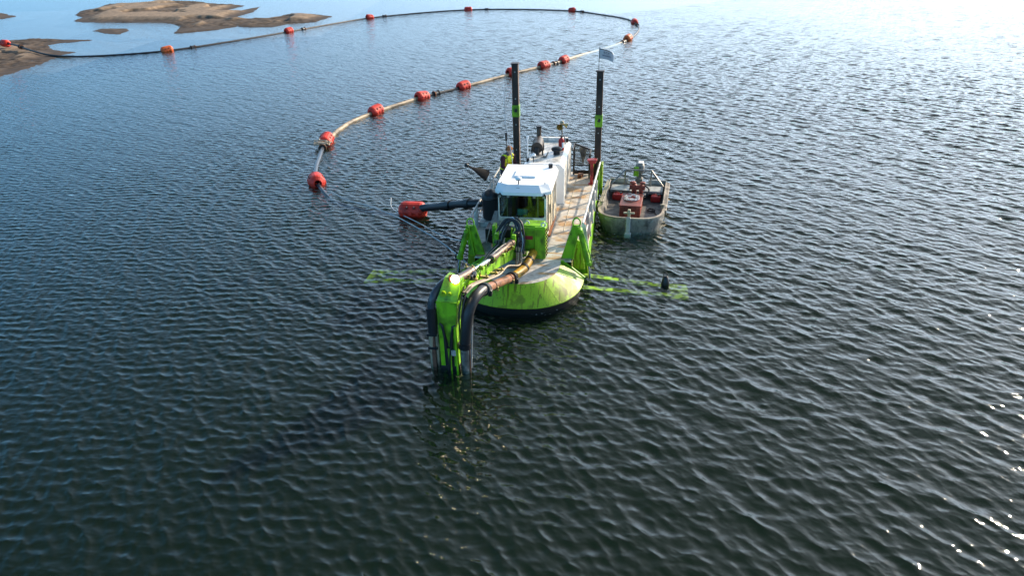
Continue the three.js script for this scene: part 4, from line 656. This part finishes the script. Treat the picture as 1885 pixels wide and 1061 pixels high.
  const A = V(-1.32, 1.12, -22.6), B = V(-3.15, 0.35, -24.35), ax = (k) => A.clone().lerp(B, k);
  part(hz, 'hose', tube([A.clone().add(V(0.9, 0.1, 0.2)), A, ax(0.35).add(V(0, 0.02, 0)), ax(0.7), B, V(-4.1, 0.14, -24.66)], 0.14, 60, 16), M.rubber);
  for (const k of [0.02, 0.42]) part(hz, 'clamp_ring', rod(ax(k), ax(k + 0.09), 0.19, 0.19, 18), M.black); part(hz, 'joint_sleeve', rod(ax(0.42), ax(0.62), 0.165, 0.165, 16), M.black);
  makeFloat('large bright red float on the black hose left of the dredger', M.floatRed, [-3.66, 0.16, -24.62], [1.35, 0.20]).scale.setScalar(0.92);
}
{ // mooring lines on the water
  const ln = (name, pts, r, m, label) => single(name, tube(pts, r, pts.length * 12, 5), m, label, 'rope');
  const leg = dredgerPoint(-1.72, 0.62, -1.9);
  ln('mooring_line', [V(-7.4, 0.06, -27.4), V(-6.46, 0.08, -26.2), V(-5.4, 0.12, -25.3), V(-4.4, 0.18, -24.2), V(-3.3, 0.3, -22.6), V(-2.3, 0.45, -20.9), leg], 0.018, M.rope, 'pale blue mooring line from the grey hose to the left leg bracket');
  ln('loose_line', [V(-4.62, 0.30, -25.7), V(-4.55, 0.1, -25.2), V(-4.1, 0.07, -24.5), V(-3.3, 0.08, -23.5), V(-2.7, 0.08, -22.7), V(-2.2, 0.09, -22.1), V(-1.7, 0.12, -21.7), V(-1.2, 0.3, -21.3)], 0.014, M.ropePale, 'thin slack line from the large red float past its end to the hull');
}
// ------------------------------------------------------------------ workboat
{
  const B = thing('workboat', 'bare aluminium workboat with square bow moored right of the dredger', 'boat', [5.12, 0, -26.25], R(-14.5));
  const outline = (w, zb, zs, n = 24) => { const o = [V(-w, 0, zs)]; for (let i = 0; i <= n; i++) { const a = lerp(Math.PI, 0, i / n), c = Math.cos(a), s = Math.sin(a); o.push(V(w * Math.sign(c) * Math.pow(Math.abs(c), 0.62), 0, zb - 1.12 + 1.12 * Math.pow(s, 0.78))); } o.push(V(w, 0, zs)); return o; };
  const at = (P, f) => P.map((p) => V(p.x, typeof f === 'function' ? f(p) : f, p.z));
  const sheer = (p) => 0.51 + 0.05 * smooth(p.z, 2.6, 4.2), gO = outline(1.17, 4.2, 0), gI = outline(1.085, 4.12, 0.02), bo = outline(1.0, 4.0, 0), bi = outline(0.98, 3.95, 0.04), mid = outline(1.15, 4.18, 0);
  part(B, 'hull', [loftSmooth([at(bo, -0.25), at(mid, 0.28), at(gO, (p) => sheer(p) - 0.03)]), bx2(-1.1, 1.1, -0.2, 0.42, -0.03, 0.02)], M.alu);
  part(B, 'inner_hull', [loftSmooth([at(gI, (p) => sheer(p) - 0.03), at(bi, 0.1)])], M.grey);
  part(B, 'gunwale', [loft([at(gO, (p) => sheer(p) - 0.03), at(gO, (p) => sheer(p) + 0.02), at(gI, (p) => sheer(p) + 0.02), at(gI, (p) => sheer(p) - 0.03)])], M.gunwale);
  for (const s of [1, -1]) part(B, 'fender_strip', [bx2(Math.min(s * 1.17, s * 1.23), Math.max(s * 1.17, s * 1.23), 0.36, 0.52, 0.05, 3.1), bx2(Math.min(s * 1.06, s * 1.10), Math.max(s * 1.06, s * 1.10), 0.532, 0.56, 0.05, 3.0)], M.gunwale);
  part(B, 'floor', sheet([...bi.map((p) => [p.x, p.z])], 0.11, 0.02), M.aluFloor);
  part(B, 'rear_bench', [bx2(-1.0, -0.28, 0.40, 0.44, 0.30, 0.95), bx2(0.28, 1.0, 0.40, 0.44, 0.30, 0.95), bx2(-1.0, 1.0, 0.10, 0.40, 0.28, 0.33), bx2(-0.28, 0.28, 0.30, 0.34, 0.3, 0.95)], M.paleGrey);
  part(B, 'bench_front', [bx2(-1.0, 1.0, 0.34, 0.42, 0.93, 0.96)], M.grey);
  part(B, 'stern_corner', [bx2(-1.1, -0.4, 0.42, 0.60, 0.0, 0.06), bx2(0.4, 1.1, 0.42, 0.60, 0.0, 0.06)], M.paleGrey);
  const tp = [V(-1.0, 0.58, 0.75), V(-0.50, 1.05, 0.30), V(0.50, 1.05, 0.30), V(1.0, 0.58, 0.75)];
  part(B, 'tow_frame', [rod(tp[0], tp[1], 0.035), rod(tp[1], tp[2], 0.035), rod(tp[2], tp[3], 0.035), rod(V(-0.5, 1.04, 0.3), V(-0.5, 0.44, 0.32), 0.03), rod(V(0.5, 1.04, 0.3), V(0.5, 0.44, 0.32), 0.03)], M.steel, 'pale tubular tow frame');
  const stem = part(B, 'bow_post', [bx2(-0.075, 0.075, -0.1, 0.62, 4.18, 4.28, 0.02), bx2(-0.11, 0.11, -0.12, 0.06, 4.17, 4.33, 0.02)], M.paleGrey); part(stem, 'bow_cleat', [bx2(-0.05, 0.05, 0.6, 0.86, 4.05, 4.15, 0.02), bx2(-0.19, 0.19, 0.70, 0.76, 4.07, 4.13, 0.015)], M.cream);
  for (const [x, a] of [[-0.72, -0.42], [-0.42, -0.22], [0.42, 0.22], [0.72, 0.42]]) part(B, 'bow_mark', [box(0.2, 0.05, 0.012, x, 0.46, 4.17 - 0.28 * Math.abs(x) ** 2.2 + 0.02, 0.004).rotateY(0)], M.paleGrey);
  for (const s of [-1, 1]) part(B, 'mooring_bitt', [disc(0.05, 0.14, s * 1.08, 0.64, 3.0), box(0.18, 0.04, 0.06, s * 1.08, 0.68, 3.0)], M.cream);
  const boatP = (x, y, z) => V(x, y, z).applyAxisAngle(V(0, 1, 0), R(-14.5)).add(V(5.12, 0, -26.25)).toArray();
  const O = thing('outboard_motor', 'grey and lime outboard motor on the workboat stern', 'outboard motor', boatP(0.02, 0, -0.12), R(-14.5));
  part(O, 'cowling', [box(0.34, 0.42, 0.46, 0, 1.00, -0.05, 0.12)], M.grey); part(O, 'cowling_side', [box(0.20, 0.38, 0.30, -0.12, 0.92, 0.12, 0.04)], M.lime); part(O, 'top_cover', box(0.20, 0.05, 0.30, 0.03, 1.215, -0.05, 0.03), M.white); part(O, 'lower_leg', [bx2(-0.09, 0.09, -0.6, 0.82, -0.14, 0.1), bx2(-0.14, 0.14, 0.5, 0.62, -0.1, 0.2)], M.grey); part(O, 'tiller', [rod(V(0.08, 0.78, 0.2), V(0.32, 0.80, 0.62), 0.03)], M.black);
  const T = thing('red_tank_box', 'weathered red steel box with white rope coil on the workboat floor', 'box', boatP(-0.06, 0.11, 2.35), R(-14.5));
  part(T, 'body', [box(0.74, 0.42, 1.30, 0, 0.22, 0, 0.03)], M.redBox); part(T, 'lid', [box(0.78, 0.05, 1.34, 0, 0.45, 0, 0.02)], M.redBox);
  seed = 31; const coil = []; for (let i = 0; i < 90; i++) { const a = i * 0.46, r = 0.10 + 0.17 * rnd(); coil.push(V(Math.cos(a) * r * 1.25, 0.49 + rnd() * 0.05, -0.1 + Math.sin(a) * r * 1.3)); }
  single('white_rope_coil', tube(coil, 0.011, 500, 5).applyMatrix4(new THREE.Matrix4().makeRotationY(R(-14.5)).setPosition(...boatP(-0.06, 0.11, 2.35))), M.ropePale, 'loose white rope coil lying on the red box in the workboat', 'rope');
  const W = thing('red_pump', 'small red pump with black hose behind the red box in the workboat', 'pump', boatP(0.05, 0.11, 1.40), R(-14.5));
  part(W, 'base', [box(0.66, 0.08, 0.4, 0, 0.30, 0, 0.03), bx2(-0.25, 0.25, 0, 0.28, -0.15, 0.15)], M.black); part(W, 'housing', [box(0.18, 0.40, 0.2, -0.10, 0.55, 0, 0.05), box(0.16, 0.36, 0.18, 0.16, 0.56, 0, 0.05), rod(V(-0.28, 0.62, 0), V(0.3, 0.62, 0), 0.09)], M.redBox); part(W, 'cap', [new THREE.SphereGeometry(0.10, 12, 8).scale(1.2, 0.6, 1).translate(-0.16, 0.80, 0), new THREE.SphereGeometry(0.09, 12, 8).scale(1.3, 0.6, 1).translate(0.2, 0.80, 0)], M.redBox); part(W, 'pump_hose', tube([V(0.3, 0.7, 0), V(0.45, 0.6, 0.1), V(0.38, 0.4, 0.2), V(0, 0.36, 0.26), V(-0.4, 0.36, 0.2)], 0.03), M.rubber);
  const can = (x, z, s, label) => { const c = thing('fuel_can', label, 'fuel can', boatP(x, 0.11, z), R(-14.5), 'red fuel cans under the workboat bench'); part(c, 'body', box(0.44 * s, 0.24, 0.28, 0, 0.12, 0, 0.05), M.redCan); part(c, 'cap', disc(0.04, 0.05, 0.1, 0.265, 0), M.black); part(c, 'handle', new THREE.TorusGeometry(0.07, 0.014, 6, 12, Math.PI).translate(-0.05, 0.235, 0), M.redCan); };
  can(-0.66, 1.12, 1.0, 'red fuel can under the left side of the workboat bench'); can(0.76, 1.12, 0.85, 'red fuel can under the right side of the workboat bench');
  const rc = []; for (let i = 0; i < 40; i++) { const a = i * 0.6; rc.push(V(0.66 + Math.cos(a) * (0.13 + 0.02 * Math.sin(i)), 0.14 + i * 0.0008, 2.2 + Math.sin(a) * 0.13)); } rc.push(V(0.85, 0.14, 2.5), V(0.9, 0.15, 2.9));
  single('dark_rope', tube(rc, 0.016, 240, 5).applyMatrix4(new THREE.Matrix4().makeRotationY(R(-14.5)).setPosition(5.12, 0, -26.25)), M.seat, 'dark rope coiled on the workboat floor right of the red box', 'rope');
  single('boat_line', tube([V(...boatP(-1.08, 0.68, 3.0)), V(...boatP(-1.35, 0.72, 2.9)), dredgerPoint(1.86, 0.84, -7.0)], 0.016), M.hoseBeige, 'short mooring rope tying the workboat to the dredger rail', 'rope');
}
// ------------------------------------------------------------------ person on the left side deck
{
  const P = onDredger('person', 'person in yellow vest and orange beanie standing behind the wheelhouse', 'person', -1.42, yD, -7.5, R(48)); P.scale.set(1.16, 1.02, 1.2);
  function field(bones, lo, hi, cell, kk = 0.05) { // smooth union of tapered capsules, meshed
    const size = Math.max(hi.x - lo.x, hi.y - lo.y, hi.z - lo.z), res = Math.ceil(size / cell) + 3, mc = new MarchingCubes(res, new THREE.MeshStandardMaterial(), false, false, 120000);
    mc.isolation = 0; const half = size / 2 + cell, c = lo.clone().add(hi).multiplyScalar(0.5);
    for (let k = 0; k < res; k++) for (let j = 0; j < res; j++) for (let i = 0; i < res; i++) {
      const p = V((i - res / 2) / (res / 2), (j - res / 2) / (res / 2), (k - res / 2) / (res / 2)).multiplyScalar(half).add(c); let d = 1e3;
      for (const [a, b, r0, r1, sq] of bones) { const ab = b.clone().sub(a), q = p.clone().sub(a), t = clamp(q.dot(ab) / Math.max(ab.lengthSq(), 1e-6), 0, 1); q.addScaledVector(ab, -t); if (sq) q.multiply(sq); const e = q.length() - lerp(r0, r1, t), h = clamp(0.5 + 0.5 * (d - e) / kk, 0, 1); d = lerp(d, e, h) - kk * h * (1 - h); }
      mc.field[i + j * res + k * res * res] = -d;
    }
    mc.update(); const n = mc.count, g = new THREE.BufferGeometry(); g.setAttribute('position', new THREE.BufferAttribute(mc.positionArray.slice(0, n * 3), 3)); g.setAttribute('normal', new THREE.BufferAttribute(mc.normalArray.slice(0, n * 3), 3));
    g.scale(half, half, half).translate(c.x, c.y, c.z); g.computeVertexNormals(); return g;
  }
  // local frame: +z is the way the person faces
  const maroon = mat([0.055, 0.012, 0.022], 0.85), jean = mat([0.03, 0.03, 0.045], 0.85), skin = mat([0.50, 0.30, 0.22], 0.6), vest = mat([0.80, 0.84, 0.02], 0.7), stripe = mat([0.75, 0.20, 0.02], 0.6), hat = mat([0.28, 0.10, 0.025], 0.9), navy = mat([0.02, 0.035, 0.10], 0.85), boots = mat([0.03, 0.025, 0.02], 0.8);
  const hip = 0.92, sh = 1.40, lean = 0.10, flat = V(0.78, 1, 1.1);
  const body = [[V(0, hip, 0), V(0, 1.16, 0.03), 0.155, 0.15, V(0.82, 1, 1.12)], [V(0, 1.16, 0.03), V(0, 1.36, lean), 0.155, 0.15, V(0.78, 1, 1.15)], [V(-0.17, 1.40, lean), V(0.17, 1.40, lean), 0.085, 0.085], [V(0, 1.42, lean), V(0, 1.56, lean + 0.05), 0.065, 0.055],
    [V(-0.20, 1.39, lean), V(-0.25, 1.12, lean + 0.06), 0.075, 0.058], [V(-0.25, 1.12, lean + 0.06), V(-0.20, 0.98, lean + 0.28), 0.058, 0.042], [V(0.20, 1.39, lean), V(0.25, 1.12, lean + 0.04), 0.075, 0.058], [V(0.25, 1.12, lean + 0.04), V(0.19, 0.99, lean + 0.28), 0.058, 0.042],
    [V(-0.09, hip - 0.02, 0), V(-0.10, 0.50, 0.03), 0.095, 0.068], [V(-0.10, 0.50, 0.03), V(-0.11, 0.10, -0.02), 0.066, 0.048], [V(0.09, hip - 0.02, 0), V(0.11, 0.50, 0.02), 0.095, 0.068], [V(0.11, 0.50, 0.02), V(0.12, 0.10, -0.03), 0.066, 0.048],
    [V(-0.11, 0.05, -0.03), V(-0.13, 0.04, 0.15), 0.05, 0.045], [V(0.12, 0.05, -0.04), V(0.14, 0.04, 0.14), 0.05, 0.045]];
  part(P, 'body', field(body, V(-0.40, -0.02, -0.25), V(0.40, 1.66, 0.50), 0.016, 0.03), maroon);
  part(P, 'trousers', field(body.slice(8, 12).map(([a, b, r0, r1]) => [a, b, r0 + 0.012, r1 + 0.022]).concat([[V(-0.06, hip + 0.03, 0), V(0.06, hip + 0.03, 0), 0.135, 0.135]]), V(-0.3, 0.06, -0.22), V(0.3, 1.1, 0.22), 0.016, 0.03), jean);
  part(P, 'boots', field([[V(-0.11, 0.06, -0.04), V(-0.13, 0.045, 0.16), 0.06, 0.055], [V(-0.11, 0.2, -0.02), V(-0.11, 0.06, -0.04), 0.062, 0.06], [V(0.12, 0.06, -0.05), V(0.14, 0.045, 0.15), 0.06, 0.055], [V(0.12, 0.2, -0.03), V(0.12, 0.06, -0.05), 0.062, 0.06]], V(-0.25, -0.02, -0.15), V(0.25, 0.28, 0.25), 0.012, 0.02), boots);
  // vest: open shell round the trunk, arm holes left free
  const vp = (y) => { const o = [], k = smooth(y, 0.98, 1.42); for (let i = 0; i <= 28; i++) { const a = i / 28 * 6.283, rx = lerp(0.205, 0.20, k), rz = lerp(0.165, 0.15, k); o.push(V(Math.sin(a) * rx, y, Math.cos(a) * rz + lerp(0.01, lean, smooth(y, 1.05, 1.42)))); } return o; };
  const lower = [0.97, 1.06, 1.15, 1.22].map(vp), vg = [loftSmooth(lower)];
  const up = [1.22, 1.30, 1.38, 1.45].map((y, j) => vp(y).map((p, i) => { const q = p.clone(); if (j === 3) { q.x *= 0.66; q.z = lerp(q.z, lean, 0.35); q.y += 0.02; } return q; }));
  for (const [a, b] of [[-5, 5], [9, 19]]) vg.push(loftSmooth(up.map((r) => { const o = []; for (let i = a; i <= b; i++) o.push(r[(i + 28) % 28]); return o; })));
  for (const s of [-1, 1]) vg.push(tube([V(s * 0.11, 1.44, lean + 0.12), V(s * 0.13, 1.50, lean + 0.02), V(s * 0.11, 1.45, lean - 0.10)], 0.035, 12, 8));
  const Ve = part(P, 'safety_vest', vg, vest, 'yellow safety vest with orange bands'); 
  part(Ve, 'band', [loftSmooth([vp(1.06), vp(1.11)].map((r) => r.map((p) => V(p.x * 1.02, p.y, (p.z - 0.03) * 1.02 + 0.03)))), loftSmooth([vp(1.19), vp(1.215)].map((r) => r.map((p) => V(p.x * 1.02, p.y, (p.z - 0.05) * 1.02 + 0.05))))], stripe);
  // head
  const hc = V(0, 1.66, lean + 0.09);
  const H = part(P, 'head', field([[hc.clone().add(V(0, 0.02, -0.01)), hc.clone().add(V(0, 0.025, 0.0)), 0.088, 0.088, V(1.12, 0.92, 1)], [hc.clone().add(V(0, -0.06, 0.03)), hc.clone().add(V(0, -0.09, 0.055)), 0.058, 0.038], [hc.clone().add(V(0, 0.01, 0.085)), hc.clone().add(V(0, -0.03, 0.105)), 0.012, 0.017], [hc.clone().add(V(-0.084, -0.02, 0)), hc.clone().add(V(-0.086, 0.015, -0.005)), 0.014, 0.016], [hc.clone().add(V(0.084, -0.02, 0)), hc.clone().add(V(0.086, 0.015, -0.005)), 0.014, 0.016], [hc.clone().add(V(0, -0.08, -0.02)), hc.clone().add(V(0, -0.16, -0.03)), 0.055, 0.055]], hc.clone().add(V(-0.13, -0.2, -0.13)), hc.clone().add(V(0.13, 0.13, 0.14)), 0.006, 0.02), skin);
  part(H, 'eye', [-1, 1].map((s) => new THREE.SphereGeometry(0.011, 8, 6).translate(hc.x + s * 0.033, hc.y + 0.008, hc.z + 0.080)), boots); part(H, 'mouth', box(0.045, 0.008, 0.012, hc.x, hc.y - 0.062, hc.z + 0.09, 0.003), mat([0.28, 0.09, 0.08], 0.6));
  part(H, 'beanie', [new THREE.SphereGeometry(0.112, 20, 12, 0, 6.29, 0, 1.75).scale(0.95, 1.12, 1.05).rotateX(-0.22).translate(hc.x, hc.y + 0.035, hc.z - 0.01), new THREE.TorusGeometry(0.103, 0.016, 8, 24).rotateX(Math.PI / 2 - 0.22).scale(0.95, 1, 1.05).translate(hc.x, hc.y + 0.035, hc.z - 0.008)], hat);
  part(P, 'hood', [new THREE.TorusGeometry(0.095, 0.045, 8, 20).rotateX(Math.PI / 2 - 0.4).scale(1.15, 0.9, 1).translate(0, 1.50, lean - 0.02)], navy);
  // hands
  for (const s of [-1, 1]) {
    const w = V(s * 0.195, 0.985, lean + 0.30), B = [[w.clone(), w.clone().add(V(-s * 0.005, -0.02, 0.075)), 0.030, 0.030, V(1.5, 1, 1)]];
    for (let f = 0; f < 4; f++) { const y = 0.028 - f * 0.019, r = w.clone().add(V(-s * 0.004, y - 0.02, 0.085)), l = [0.036, 0.042, 0.039, 0.03][f], k = r.clone().add(V(-s * 0.006, -0.004, l)), e = k.clone().add(V(-s * 0.022, -0.010, l * 0.5)); B.push([r, k, 0.0095, 0.0085], [k, e, 0.0085, 0.0075]); }
    const t0 = w.clone().add(V(-s * 0.016, 0.020, 0.03)), t1 = t0.clone().add(V(-s * 0.032, 0.018, 0.035)); B.push([t0, t1, 0.013, 0.010], [t1, t1.clone().add(V(-s * 0.01, -0.006, 0.028)), 0.010, 0.008]);
    part(P, 'hand', field(B, w.clone().add(V(-0.085, -0.09, -0.04)), w.clone().add(V(0.085, 0.09, 0.18)), 0.0045, 0.008), skin);
  }
}

{ // flecks of foam where water works against steel
  seed = 404; const spots = [], add = (x, z, rx, rz, n) => { for (let i = 0; i < n * 0.7; i++) { const a = rnd() * 6.283, r = Math.pow(rnd(), 0.6); spots.push([x + Math.cos(a) * r * rx, z + Math.sin(a) * r * rz, 0.004 + 0.010 * rnd() * rnd()]); } };
  add(-1.0, -14.3, 0.45, 0.3, 26); add(2.2, -18.1, 0.5, 0.6, 60); add(1.2, -16.7, 0.8, 0.15, 30); add(-9.2, -34.6, 0.6, 0.3, 30); add(-8.9, -35.6, 0.3, 0.6, 20); add(4.2, -22.1, 0.9, 0.15, 30); add(-4.4, -24.9, 0.4, 0.5, 30); add(4.6, -18.2, 0.3, 0.2, 20);
  const fm = new THREE.MeshStandardMaterial({ roughness: 0.7 }); fm.color.setRGB(0.42, 0.44, 0.41);
  const f = new THREE.InstancedMesh(new THREE.SphereGeometry(1, 6, 4), fm, spots.length), m = new THREE.Matrix4();
  spots.forEach(([x, z, r], i) => { m.makeScale(r * (1 + rnd()), r * 0.5, r * (1 + rnd())).setPosition(x, 0.03 + 0.03 * rnd(), z); f.setMatrixAt(i, m); });
  f.name = 'foam'; f.userData.kind = 'stuff'; scene.add(f); tag(f, 'small flecks of pale foam on the water beside the dredger hull, floats and workboat', 'foam');
}


const renderer = new THREE.WebGLRenderer({ antialias: true });
renderer.shadowMap.enabled = true;
renderer.toneMapping = THREE.LinearToneMapping;
renderer.toneMappingExposure = EXPOSURE;
renderer.render(scene, camera);
